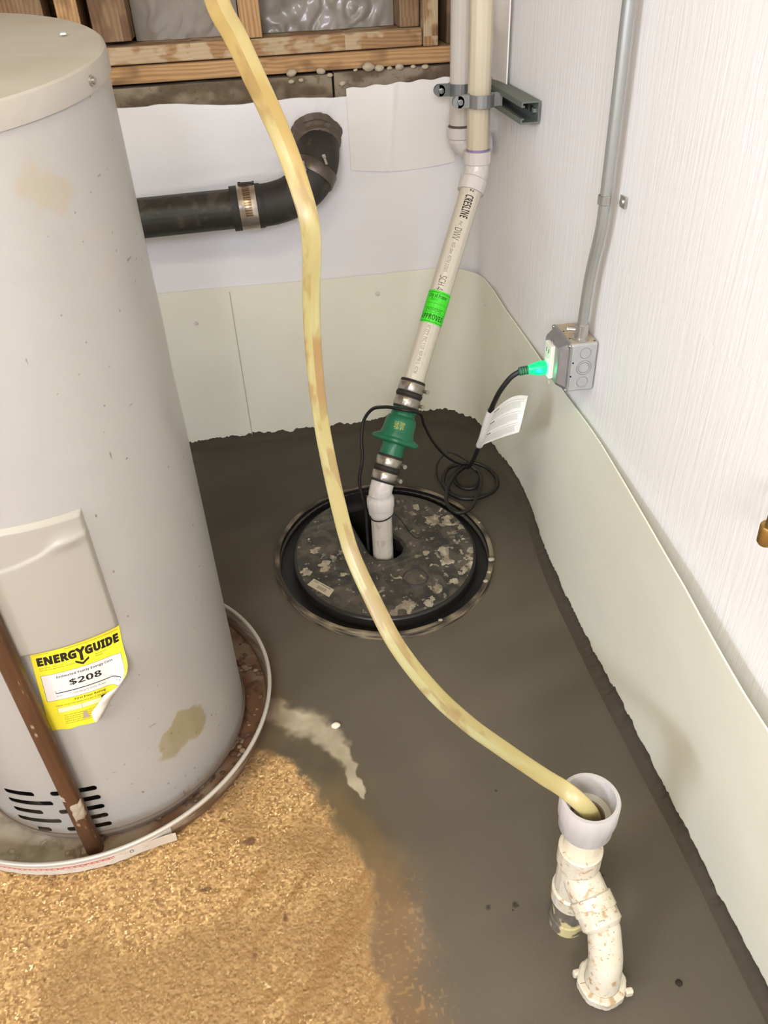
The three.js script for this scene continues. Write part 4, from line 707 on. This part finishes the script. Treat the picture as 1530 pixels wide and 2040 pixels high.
// ================================================================== BROWN OVERFLOW PIPE IN FRONT OF THE HEATER
{
  const x = -1.021, z = 1.343, t = thing('overflow_pipe', 'thin brown copper overflow pipe standing upright in the pan before the heater', 'pipe', [x, 0.008, z]);
  const m = tex(256, 1024, (u, v) => { const y = u * 1.4, a = v * Math.PI * 2, n = fbm(Math.cos(a) * 3 + 4, y * 22, 4, 3), s = noise(Math.cos(a) * 12, y * 120, 8); let c = mix3([104, 72, 48], [78, 52, 34], n); return s > 0.94 ? [170, 152, 128] : c; });
  t.put('tube', revolve([[0.008, 0.012], [0.008, 0.0148], [1.6, 0.0148], [1.6, 0.012]], V(x, 0, z), V(0, 1, 0), { seg: 32 }), std({ map: m, roughness: 0.42, metalness: 0.25 }));
  const mort = std({ color: 0xa29580, roughness: 0.95 });
  const splat = (y, h, a0, a1, th, s) => t.put('mortar_smear', slab(14, 14, (u, v) => { const a = lerp(a0, a1, u), e = Math.min(1, 5 * u, 5 * (1 - u), 5 * v, 5 * (1 - v)), r = 0.0147 + th * e * (0.3 + fbm(u * 4, v * 6, 3, s)), w = 0.25 * (noise(v * 5, 2, s) - 0.5); return [x + Math.sin(a + w) * r, y + h * (v - 0.5) + 0.006 * (noise(u * 5, 7, s) - 0.5), z + Math.cos(a + w) * r]; }, (u, v) => { const a = lerp(a0, a1, u); return [x + Math.sin(a) * 0.0142, y + h * (v - 0.5), z + Math.cos(a) * 0.0142]; }), mort, 'lump of dried mortar');
  splat(0.138, 0.042, -0.2, 1.3, 0.004, 3); splat(0.175, 0.012, -1.2, -0.3, 0.0018, 8);
}
// ================================================================== CONDUIT, OUTLET BOX
const BX = { y0: 0.5425, y1: 0.6435, z0: 0.783, z1: 0.884, d: 0.054 };
{
  const t = thing('electrical_conduit', 'thin galvanized steel conduit running down the white right wall to the outlet box', 'conduit', [-0.013, BX.y1, 0.854]);
  const cm = std({ color: 0xa9aaa6, roughness: 0.34, metalness: 0.6 });
  const p = [V(-0.0195, 2.3, 0.886), V(-0.0195, 1.6, 0.888), V(-0.0195, 1.188, 0.8885), V(-0.0195, 1.056, 0.8905), V(-0.0195, 0.92, 0.891), V(-0.0195, 0.888, 0.8905), V(-0.0195, 0.86, 0.8885), V(-0.0200, 0.83, 0.883), V(-0.0205, 0.798, 0.875), V(-0.0210, 0.768, 0.869), V(-0.0215, 0.735, 0.866), V(-0.022, 0.70, 0.8645), V(-0.0225, 0.652, 0.863)];
  t.put('tube', sweep(p, 0.0098, { n: 140, seg: 24, ref: V(-1, 0, 0) }), cm);
  const con = t.put('connector', revolve([[0.0, 0.016], [0.004, 0.016], [0.0045, 0.0125], [0.030, 0.0125], [0.031, 0.0112], [0.031, 0.0095]], V(-0.0225, BX.y1, 0.863), V(0, 1, 0), { seg: 32 }), std({ color: 0xc0beb8, roughness: 0.28, metalness: 0.8 }), 'bright set-screw connector');
  t.put('set_screw', revolve([[0, 0.003], [0.012, 0.003], [0.013, 0.0045], [0.016, 0.0045], [0.016, 0.0001]], V(-0.033, BX.y1 + 0.018, 0.857), V(-0.95, 0.05, -0.25), { seg: 12 }), std({ color: 0xd8d6d0, roughness: 0.25, metalness: 0.8 }), undefined, con);
}
{
  const y = 0.906, t = thing('conduit_strap', 'small one-hole steel strap holding the conduit to the right wall', 'strap', [0.006, y, 0.891]);
  const m = std({ color: 0xb3b3ae, roughness: 0.3, metalness: 0.8 }), h = 0.0075, cx = -0.0195, cz = 0.8905, r = 0.0112;
  t.put('saddle', revolve([[0, r], [0.0008, r + 0.0012], [2 * h - 0.0008, r + 0.0012], [2 * h, r], [0, r]], V(cx, y - h, cz), V(0, 1, 0), { seg: 24, ref: V(-1, 0, 0), a0: -1.8, a1: 1.8 }), m);
  t.put('tab', new RoundedBoxGeometry(0.002, 2 * h + 0.004, 0.020, 2, 0.0009).translate(0.002, y, cz + 0.022), m);
  t.put('screw', revolve([[0, 0.0065], [0.003, 0.0055], [0.0045, 0.003], [0.0045, 0.0001]], V(0.001, y, cz + 0.023), V(-1, 0, 0), { seg: 16 }), m);
}
const plugAt = V(-0.0795, 0.5735, 0.828);
{
  const t = thing('outlet_box', 'square grey steel outlet box with raised cover on the right wall, green plug in it', 'outlet box', [0, BX.y0, (BX.z0 + BX.z1) / 2]);
  const bm = tex(256, 256, (u, v) => { const n = fbm(u * 5, v * 5, 4, 3), s = noise(u * 50, v * 50, 8); const g = 176 + 16 * (n - 0.5) + (s > 0.95 ? -30 : 0); return [g, g * 1.0, g * 0.99]; });
  const galvanised = std({ map: bm, roughness: 0.42, metalness: 0.3 }), dusty = std({ color: 0xb3a48c, roughness: 0.9 }), hole = std({ color: 0x0c0c0c, roughness: 1 }), edge = std({ color: 0x8e8f8e, roughness: 0.45, metalness: 0.5 });
  const yc = (BX.y0 + BX.y1) / 2, zc = (BX.z0 + BX.z1) / 2, S = 0.1;
  const box = t.put('box', new RoundedBoxGeometry(BX.d, S, S, 3, 0.005).translate(0.004 - BX.d / 2 + 0.002, yc, zc), galvanised);
  // dust lies on its top
  t.put('dust_film', slab(10, 16, (u, v) => [lerp(0.003, -0.046, u), BX.y1 - 0.0003 - 0.0002 * noise(u * 5, v * 5, 3), lerp(BX.z0 + 0.005, BX.z1 - 0.004, v)], (u, v) => [lerp(0.003, -0.046, u), BX.y1 - 0.0015, lerp(BX.z0 + 0.005, BX.z1 - 0.004, v)]), dusty, 'film of tan dust', box);
  // knockouts: ring grooves on the near side and the top
  const ko = (p, n, r) => { const a = n[2] ? [0, 0, 0] : [Math.PI / 2, 0, 0]; const g = new THREE.TorusGeometry(r, 0.0006, 6, 36); if (!n[2]) g.rotateX(Math.PI / 2); g.translate(...p); t.put('knockout', g, edge, undefined, box); };
  const zf = BX.z1 - 0.0004, xk = -0.018;
  ko([xk, yc + 0.030, zf], [0, 0, 1], 0.0108); ko([xk, yc, zf], [0, 0, 1], 0.0145); ko([xk, yc, zf], [0, 0, 1], 0.0105); ko([xk, yc - 0.030, zf], [0, 0, 1], 0.0108);
  ko([-0.02, BX.y1 - 0.0002, BX.z0 + 0.03], [0, 1, 0], 0.0108);
  const dot = (p, n) => t.put('hole', revolve([[0, 0.0018], [0.0006, 0.0017], [0.0006, 0.0001]], V(...p), V(...n), { seg: 12 }), hole, undefined, box);
  dot([-0.041, yc + 0.012, zf - 0.0002], [0, 0, 1]); dot([-0.043, yc - 0.016, zf - 0.0002], [0, 0, 1]); dot([-0.041, BX.y1 - 0.0006, zc - 0.012], [0, 1, 0]); dot([-0.041, BX.y1 - 0.0006, zc + 0.022], [0, 1, 0]); dot([0.0, BX.y1 - 0.0006, BX.z1 - 0.008], [0, 1, 0]);
  // raised cover: flat flange, sloping shoulders, flat face
  const sq = (h, c, x) => [[-h + c, -h], [h - c, -h], [h, -h + c], [h, h - c], [h - c, h], [-h + c, h], [-h, h - c], [-h, -h + c]].map(([a, b]) => [x, yc + a, zc + b]);
  const rings = [sq(0.0515, 0.007, -0.046), sq(0.0515, 0.007, -0.0495), sq(0.0465, 0.007, -0.0505), sq(0.039, 0.006, -0.0645), sq(0.0365, 0.005, -0.0665)];
  const pos = [], uv = [], idx = []; for (const r of rings) for (const q of r) { pos.push(...q); uv.push(q[2] * 8, q[1] * 8); }
  for (let k = 0; k < rings.length - 1; k++) for (let i = 0; i < 8; i++) { const a = k * 8 + i, b = k * 8 + ((i + 1) % 8); idx.push(a, b, b + 8, a, b + 8, a + 8); }
  const last = (rings.length - 1) * 8; for (let i = 1; i < 7; i++) idx.push(last, last + i, last + i + 1);
  const cov = t.put('raised_cover', toCreasedNormals(fromGrid(0, 0, pos, uv, idx), 0.35), std({ map: bm, color: 0xe0dde0, roughness: 0.38, metalness: 0.55 }));
  for (const [a, b] of [[0.046, 0.046], [-0.046, 0.046], [0.046, -0.046], [-0.046, -0.046]]) t.put('screw', revolve([[0, 0.0042], [0.0018, 0.0036], [0.0026, 0.0016], [0.0026, 0.0001]], V(-0.0495, yc + a, zc + b), V(-1, 0, 0), { seg: 14 }), steel, undefined, cov);
  // receptacle
  const ivory = std({ color: 0xe9e6d6, roughness: 0.4 });
  const rec = t.put('receptacle', mergeGeometries([new RoundedBoxGeometry(0.010, 0.068, 0.034, 3, 0.002).toNonIndexed().translate(-0.0695, yc, zc), new RoundedBoxGeometry(0.004, 0.010, 0.014, 2, 0.001).toNonIndexed().translate(-0.0745, yc, zc)]), ivory, 'ivory duplex receptacle');
  for (const b of [-0.006, 0.006]) t.put('blade_slot', new RoundedBoxGeometry(0.0006, 0.008, 0.0018, 1, 0.0002).translate(-0.0747, yc + 0.02, zc + b), hole, undefined, rec);
  t.put('screw', revolve([[0, 0.003], [0.0012, 0.0024], [0.0014, 0.0001]], V(-0.0665, yc + 0.041 - 0.005, zc), V(-1, 0, 0), { seg: 12 }), steel, undefined, cov);
}
// ================================================================== POWER CORD
{
  const t = thing('power_cord', 'black pump power cord with glowing green plug, white tag and loose coil by the sump', 'cord', [-0.1, 0, 0.4]);
  const black = std({ color: 0x191816, roughness: 0.5 });
  const ax = V(-1, -0.03, -0.02);
  const glow = phys({ color: 0x0ab85c, roughness: 0.35, emissive: new THREE.Color(0.0, 0.62, 0.24), emissiveIntensity: 1.0 });
  const plug = t.put('plug', revolve([[-0.002, 0.0001], [-0.002, 0.0125], [0.001, 0.0148], [0.010, 0.0152], [0.016, 0.0142], [0.022, 0.0118], [0.030, 0.0098], [0.034, 0.0088], [0.034, 0.0001]], V(-0.076, 0.5735, 0.828), ax, { seg: 36, shape: (a) => 1 + 0.05 * Math.cos(2 * a) }), glow, 'glowing green plug');
  const gd = std({ color: 0x2f6a48, roughness: 0.5 }), rib = []; for (let i = 0; i < 4; i++) rib.push([i * 0.0048, 0.0072], [i * 0.0048 + 0.0003, 0.0088], [i * 0.0048 + 0.0032, 0.0086], [i * 0.0048 + 0.0035, 0.0070]);
  t.put('strain_relief', revolve([...rib, [0.019, 0.0062], [0.019, 0.0001]], V(-0.1095, 0.5725, 0.8275), V(-1, -0.12, -0.03), { seg: 24 }), gd, 'ribbed dark green collar', plug);
  const c1 = [V(-0.124, 0.571, 0.827), V(-0.1399, 0.5605, 0.8245), V(-0.158, 0.5286, 0.8149), V(-0.166, 0.4845, 0.7933), V(-0.1658, 0.4388, 0.7647), V(-0.1595, 0.3525, 0.7046), V(-0.1492, 0.2609, 0.6239), V(-0.1268, 0.1376, 0.493), V(-0.110, 0.065, 0.40), V(-0.0892, 0.034, 0.3419), V(-0.1130, 0.034, 0.358), V(-0.1461, 0.036, 0.3941), V(-0.1832, 0.036, 0.4605), V(-0.1931, 0.033, 0.5204), V(-0.1751, 0.031, 0.5537), V(-0.1416, 0.031, 0.5452), V(-0.1038, 0.035, 0.4904), V(-0.0753, 0.034, 0.4102), V(-0.0803, 0.028, 0.3359), V(-0.0903, 0.02, 0.312), V(-0.1411, 0.012, 0.3129), V(-0.170, 0.0065, 0.361), V(-0.1705, 0.0065, 0.4193), V(-0.1405, 0.0065, 0.4604), V(-0.0923, 0.0065, 0.4664), V(-0.0422, 0.0065, 0.4407), V(-0.022, 0.007, 0.3949), V(-0.032, 0.012, 0.3462), V(-0.0692, 0.022, 0.318), V(-0.105, 0.024, 0.325), V(-0.142, 0.018, 0.372), V(-0.130, 0.016, 0.425), V(-0.098, 0.018, 0.435), V(-0.070, 0.024, 0.39), V(-0.0928, 0.0437, 0.3544)];
  t.put('cord', sweep(c1, (k) => 0.0054, { n: 460, seg: 12 }), black, 'thick cord from plug to coil');
  const q = (tt, side, fwd, up = 0) => { const [T, N, B] = frame(D, CAMREF); return alongD(tt).addScaledVector(B, side).addScaledVector(N, fwd).add(V(0, up, 0)); };
  const sgn = Math.sign(frame(D, CAMREF)[2].dot(V(1, 0, 0)));
  const c2 = [V(-0.0928, 0.0437, 0.3544), V(-0.1392, 0.087, 0.4035), V(-0.1884, 0.1506, 0.4496), V(-0.2323, 0.2313, 0.4961), V(-0.2566, 0.2934, 0.5216), q(0.262, sgn * 0.036, 0.014), q(0.256, sgn * 0.004, 0.041), q(0.252, -sgn * 0.036, 0.022), V(-0.3576, 0.3653, 0.5417), V(-0.3819, 0.3478, 0.5137), V(-0.4021, 0.319, 0.5073), V(-0.414, 0.2798, 0.5226), V(-0.4178, 0.2298, 0.547), V(-0.4303, 0.182, 0.5623), V(-0.4273, 0.1381, 0.5769), V(-0.4222, 0.0955, 0.5851), V(-0.4235, 0.0483, 0.600), V(-0.4245, -0.01, 0.615), V(-0.427, -0.12, 0.62), V(-0.43, -0.3, 0.6)];
  t.put('cord', sweep(c2, 0.0042, { n: 260, seg: 10 }), black, 'thinner cord looped past the check valve into the sump');
  const c3 = [V(-0.09, 0.04, 0.33), V(-0.14, 0.05, 0.29), V(-0.175, 0.03, 0.31), V(-0.185, 0.012, 0.36), V(-0.165, 0.01, 0.42)];
  t.put('cord', sweep(c3, 0.0026, { n: 60, seg: 8 }), black, 'thin loop of cord');
  // tag folded round the cord
  const tm = canvasTex(512, 512, (c, w, h) => {
    c.fillStyle = '#efece4'; c.fillRect(0, 0, w, h);
    for (let b = 0; b < 3; b++) { const y = 34 + b * 158; c.fillStyle = '#5b2a22'; c.fillRect(30, y + 12, 10, 12); c.fillRect(58, y + 8, 70, 16); c.fillStyle = '#b9b6ae'; c.fillRect(140, y + 10, 330, 6); c.fillStyle = '#c6c3bb'; for (let i = 0; i < 8; i++) c.fillRect(44, y + 36 + i * 13, 425 - (i === 7 ? 160 : (i * 37) % 40), 7); }
  });
  // corner points: top left, top right, bottom right, bottom left (left edge along the cord)
  const q1 = V(-0.170, 0.462, 0.7905), Bq = V(-0.0906, 0.489, 0.785), Cq = V(-0.1056, 0.4048, 0.7855), q4 = V(-0.163, 0.300, 0.6665);
  const TAG = (u, v, o) => { const top = q1.clone().lerp(Bq, u), bot = q4.clone().lerp(Cq, u), p = bot.lerp(top, v); const n = V(-0.15, 0.45, 0.88).normalize(); p.addScaledVector(n, 0.016 * Math.sin(u * 2.8) + 0.004 * u * Math.sin(v * 3 + 1) + o).add(V(0, 0.012 * Math.sin(u * 3.1) * (0.4 + v), 0)); return [p.x, p.y, p.z]; };
  const tag = t.put('warning_tag', slab(24, 24, (u, v) => TAG(u, v, 0.0008), (u, v) => TAG(u, v, 0)), std({ map: tm, roughness: 0.5 }), 'white warning tag folded round the cord');
  const sl = [V(-0.166, 0.463, 0.780), V(-0.1650, 0.42, 0.7515), V(-0.1595, 0.3525, 0.7046), V(-0.155, 0.305, 0.6645)];
  t.put('tag_sleeve', sweep(sl, 0.0085, { n: 20, seg: 16, flat: 0.9, cap: false }), std({ color: 0xe9e6de, roughness: 0.5 }), undefined, tag);
}
{
  const t = thing('cable_tie', 'thin black cable tie round the white pipe above the sump lid, tail trailing down', 'cable tie', [-0.39, 0.118, 0.635]);
  const m = std({ color: 0x121110, roughness: 0.5 });
  const pts = []; for (let i = 0; i <= 40; i++) { const a = (i / 40) * Math.PI * 2; pts.push(V(-0.39 + Math.cos(a) * (PR + 0.0016), 0.120 + 0.004 * Math.cos(a), 0.635 + Math.sin(a) * (PR + 0.0016))); }
  t.put('loop', sweep(pts, 0.0017, { raw: true, seg: 8 }), m);
  t.put('tail', sweep([V(-0.363, 0.122, 0.640), V(-0.352, 0.115, 0.642), V(-0.335, 0.085, 0.64), V(-0.318, 0.045, 0.628), V(-0.30, 0.012, 0.612), V(-0.29, 0.0055, 0.605)], 0.0011, { n: 40, seg: 6 }), m);
}
// ================================================================== FLOOR STANDPIPE
{
  const X = -0.255, Z = 1.61, t = thing('floor_standpipe', 'white plastic floor standpipe with side trap, grubby, receiving the yellow hose', 'standpipe', [X, 0, Z]);
  const dm = tex(512, 256, (u, v) => { const n = fbm(u * 10, v * 9, 4, 3), m = fbm(u * 26, v * 22, 4, 9), s = noise(u * 90, v * 60, 4); let c = mix3([216, 210, 196], [208, 197, 170], n); c = mix3(c, [168, 134, 92], 0.75 * sstep(0.58, 0.68, m) * sstep(0.42, 0.6, n)); return s > 0.95 ? [96, 80, 62] : c; });
  const grub = std({ map: dm, roughness: 0.38 }), whiteHub = std({ color: 0xbcb7b3, roughness: 0.34 }), cream = std({ color: 0xe6dcc0, roughness: 0.4 });
  const A = V(X, 0, Z), up = V(0, 1, 0), r = 0.0255;
  t.put('hub_adapter', revolve([[0.262, r], [0.262, r + 0.006], [0.266, 0.0355], [0.270, 0.0372], [0.293, 0.0376], [0.2945, 0.0398], [0.298, 0.0404], [0.331, 0.0408], [0.3335, 0.0395], [0.3335, 0.0345], [0.331, 0.0335], [0.297, 0.0325], [0.294, 0.0245], [0.255, 0.0225]], A, up, { seg: 56 }), whiteHub, 'clean white hub at the top');
  t.put('pipe', revolve([[0.19, r], [0.27, r], [0.27, r - 0.003], [0.19, r - 0.003]], A, up, {}), cream);
  t.put('hub_lining', revolve([[0.29, 0.0238], [0.22, 0.0225], [0.22, 0.0001]], A, up, {}), std({ color: 0x9a7f5c, roughness: 0.8 }), 'stained bore');
  // wye body: upright run and a branch leaning down towards the viewer
  const bd = V(0.2, -0.45, 0.87).normalize(), b0 = V(X, 0.158, Z);
  const run = revolve([[0.075, r], [0.075, r + 0.0055], [0.103, r + 0.0062], [0.106, r + 0.003], [0.175, r + 0.003], [0.179, r + 0.0062], [0.214, r + 0.0062], [0.216, r + 0.004], [0.216, r]], A, up, { seg: 48, uvm: true, us: 6 });
  const br = revolve([[-0.01, r], [0.02, r + 0.003], [0.040, r + 0.003], [0.042, r + 0.0062], [0.062, r + 0.0062], [0.063, r]], b0, bd, { seg: 48, uvm: true, us: 6 });
  t.put('wye_fitting', mergeGeometries([run, br]), grub);
  const e0 = b0.clone().addScaledVector(bd, 0.058), e1 = b0.clone().addScaledVector(bd, 0.084);
  t.put('coupling', revolve([[0.0, r], [0.0, r + 0.002], [0.004, r + 0.0045], [0.022, r + 0.005], [0.025, r + 0.002], [0.028, r - 0.001]], e0, bd, { seg: 40, uvm: true, us: 6 }), grub);
  const el = [e0.clone().addScaledVector(bd, 0.016), e1.clone(), V(-0.2385, 0.106, 1.693), V(-0.2405, 0.085, 1.7085), V(-0.243, 0.060, 1.717), V(-0.244, 0.04, 1.719), V(-0.244, 0.024, 1.719)];
  t.put('trap_elbow', sweep(el, (k) => lerp(0.0238, 0.0252, k), { n: 50, seg: 36, ref: V(1, 0, 0), us: 7 }), grub, 'rust-stained trap elbow');
  const nut = revolve([[0.020, 0.0238], [0.020, 0.0325], [0.0225, 0.0345], [0.036, 0.0345], [0.0385, 0.032], [0.0385, 0.0255], [0.034, 0.0245]], V(-0.244, 0, 1.719), up, { seg: 72, uvm: true, us: 6, shape: (a, i) => (i >= 1 && i <= 4 ? 1 + 0.03 * (Math.cos(a * 8) > 0.55 ? 1 : 0) : 1) });
  const nutO = t.put('slip_nut', nut, grub, 'ribbed slip nut');
  for (const [dx, dz] of [[-0.031, -0.018], [0.034, 0.02]]) t.put('nut_lug', new RoundedBoxGeometry(0.012, 0.014, 0.009, 2, 0.003).translate(-0.244 + dx, 0.03, 1.719 + dz), grub, undefined, nutO);
  t.put('tail_piece', revolve([[-0.02, 0.022], [-0.02, 0.0235], [0.030, 0.0235], [0.030, 0.021]], V(-0.244, 0, 1.719), up, {}), cream);
  const sm = tex(256, 256, (u, v) => { const n = fbm(u * 6, v * 12, 4, 3); let c = mix3([128, 121, 106], [84, 77, 66], n); return u < 0.62 ? mix3(c, [196, 184, 132], sstep(0.42, 0.52, fbm(u * 5, v * 9, 3, 8) + (0.36 - u) * 0.6)) : c; });
  t.put('floor_stub', revolve([[-0.03, r + 0.002], [0.012, r + 0.003], [0.022, r + 0.002], [0.024, r], [0.10, r], [0.10, r - 0.004]], A, up, {}), std({ map: sm, roughness: 0.8 }), 'dark stub with yellowed glue at its foot');
}
// ================================================================== YELLOWED HOSE
{
  const pts = [[-0.640, 1.55, 0.745], [-0.628, 1.36, 0.775], [-0.6141, 1.2129, 0.8131], [-0.5941, 1.1697, 0.8617], [-0.5765, 1.1267, 0.9046], [-0.5591, 1.0842, 0.9469], [-0.5438, 1.0413, 0.9843], [-0.5322, 0.9967, 1.0124], [-0.5249, 0.9559, 1.0302], [-0.5253, 0.9125, 1.0294], [-0.5308, 0.8473, 1.0158], [-0.5348, 0.7783, 1.0062], [-0.5362, 0.6884, 1.0029], [-0.5346, 0.6139, 1.0066], [-0.5291, 0.54, 1.02], [-0.5202, 0.4561, 1.0417], [-0.507, 0.375, 1.0738], [-0.4792, 0.3073, 1.1416], [-0.4514, 0.2608, 1.2094], [-0.4097, 0.2466, 1.311], [-0.3722, 0.264, 1.4022], [-0.3349, 0.3, 1.4931], [-0.3063, 0.331, 1.563], [-0.283, 0.343, 1.604], [-0.263, 0.326, 1.622], [-0.250, 0.290, 1.620], [-0.246, 0.262, 1.617]].map((p) => V(...p));
  const wide = (k) => interp([[0, 0.018], [0.17, 0.018], [0.29, 0.0155], [0.38, 0.0138], [0.5, 0.0132], [0.62, 0.0142], [0.7, 0.0155], [0.8, 0.0150], [0.92, 0.0128], [1, 0.0115]], k);
  const t = thing('drain_hose', 'long yellowed plastic hose hanging in front of the wall and ending in the standpipe', 'hose', [-0.25, 0.28, 1.593]);
  const m = tex(2048, 128, (u, v) => { const y = u * 2, n = fbm(y * 7, v * 3, 4, 3), s = fbm(y * 15, v * 3 + 2, 4, 9), k = sstep(0.45, 0.72, n); let c = mix3([190, 162, 100], [200, 182, 126], k); c = mix3(c, mix3([186, 180, 124], [196, 191, 140], k), sstep(0.62, 0.7, y) * (0.6 + 0.4 * k)); c = mix3(c, [158, 126, 80], 0.55 * sstep(0.56, 0.72, s)); const b = sstep(0.88, 0.9, y) * sstep(1.03, 0.99, y); return mix3(c, [170, 134, 88], 0.75 * b * sstep(0.36, 0.5, s)); });
  m.repeat.set(0.5, 1);
  t.put('tube', sweep(pts, wide, { n: 360, seg: 40, flat: 0.28, ref: V(-0.1, 0.55, 0.83), fixed: true }), phys({ map: m, roughness: 0.4, clearcoat: 0.3, clearcoatRoughness: 0.3, transmission: 0.12, thickness: 0 }));
}
// ================================================================== SMALL THINGS
{
  const t = thing('brass_fitting', 'small brass pipe cap at the photo edge in front of the white right wall', 'fitting', [-0.045, 0.675, 1.536]);
  const brass = std({ color: 0xa57f42, roughness: 0.4, metalness: 0.75 });
  const A = V(-0.045, 0, 1.529);
  t.put('cap', revolve([[0.676, 0.0001], [0.676, 0.0085], [0.679, 0.0105], [0.702, 0.0115], [0.704, 0.0105], [0.704, 0.006]], A, V(0, 1, 0), { seg: 32 }), brass);
  t.put('neck', revolve([[0.70, 0.0062], [0.735, 0.0062], [0.735, 0.0001]], A, V(0, 1, 0), {}), std({ color: 0x77603c, roughness: 0.5, metalness: 0.6 }));
  t.put('arm', sweep([V(-0.045, 0.728, 1.541), V(-0.045, 0.742, 1.546), V(-0.040, 0.750, 1.562), V(-0.02, 0.752, 1.57), V(0.02, 0.752, 1.57)], 0.0065, { n: 30, seg: 14 }), std({ color: 0x8c6f40, roughness: 0.45, metalness: 0.7 }));
}
{
  const o = mesh('mortar_chip', moved(lump(0.008, 1.2, 0.6, 0.8, 5), 0, 0, 0), std({ color: 0xe2d8c4, roughness: 0.9 }), scene); o.position.set(-0.573, 0.003, 1.157); o.userData = { label: 'small white mortar chip lying alone on the floor between pan and sump', category: 'chip' };
  const p = mesh('dirt_clod', lump(0.005, 1.1, 0.6, 1, 9), std({ color: 0x2b231b, roughness: 0.95 }), scene); p.position.set(-0.123, 0.002, 1.731); p.userData = { label: 'tiny dark clod on the grey floor right of the standpipe trap', category: 'clod' };
}
// ceiling lamp that lights the room (above the frame)
{
  const [x, y, z] = LAMP.pos, t = thing('ceiling_lamp', 'flat square lamp under the ceiling, above and left of the viewer', 'lamp', [x, y, z]);
  t.put('housing', new RoundedBoxGeometry(LAMP.w + 0.04, 0.05, LAMP.h + 0.04, 3, 0.01).translate(x, y + 0.045, z), std({ color: 0xdddddd, roughness: 0.5 }));
  t.put('hanger', new THREE.CylinderGeometry(0.012, 0.012, 2.345 - y - 0.06, 16).translate(x, (2.345 + y + 0.06) / 2, z), std({ color: 0x999999, roughness: 0.5 }));
  t.put('diffuser', new RoundedBoxGeometry(LAMP.w, 0.012, LAMP.h, 2, 0.004).translate(x, y + 0.014, z), std({ color: 0xffffff, emissive: new THREE.Color(...LAMP.color), emissiveIntensity: 1.5 }));
  const l = new THREE.RectAreaLight(new THREE.Color(...LAMP.color), LAMP.power, LAMP.w, LAMP.h); l.name = 'ceiling_lamp_light'; l.position.set(x, y, z); l.lookAt(x, 0, z); scene.add(l);
  const g = new THREE.PointLight(new THREE.Color(0.05, 1, 0.45), 0.004); g.name = 'plug_light'; g.castShadow = true; g.shadow.radius = 0.3; g.position.set(-0.092, 0.5735, 0.8475); scene.add(g);
}
renderer.render(scene, camera);
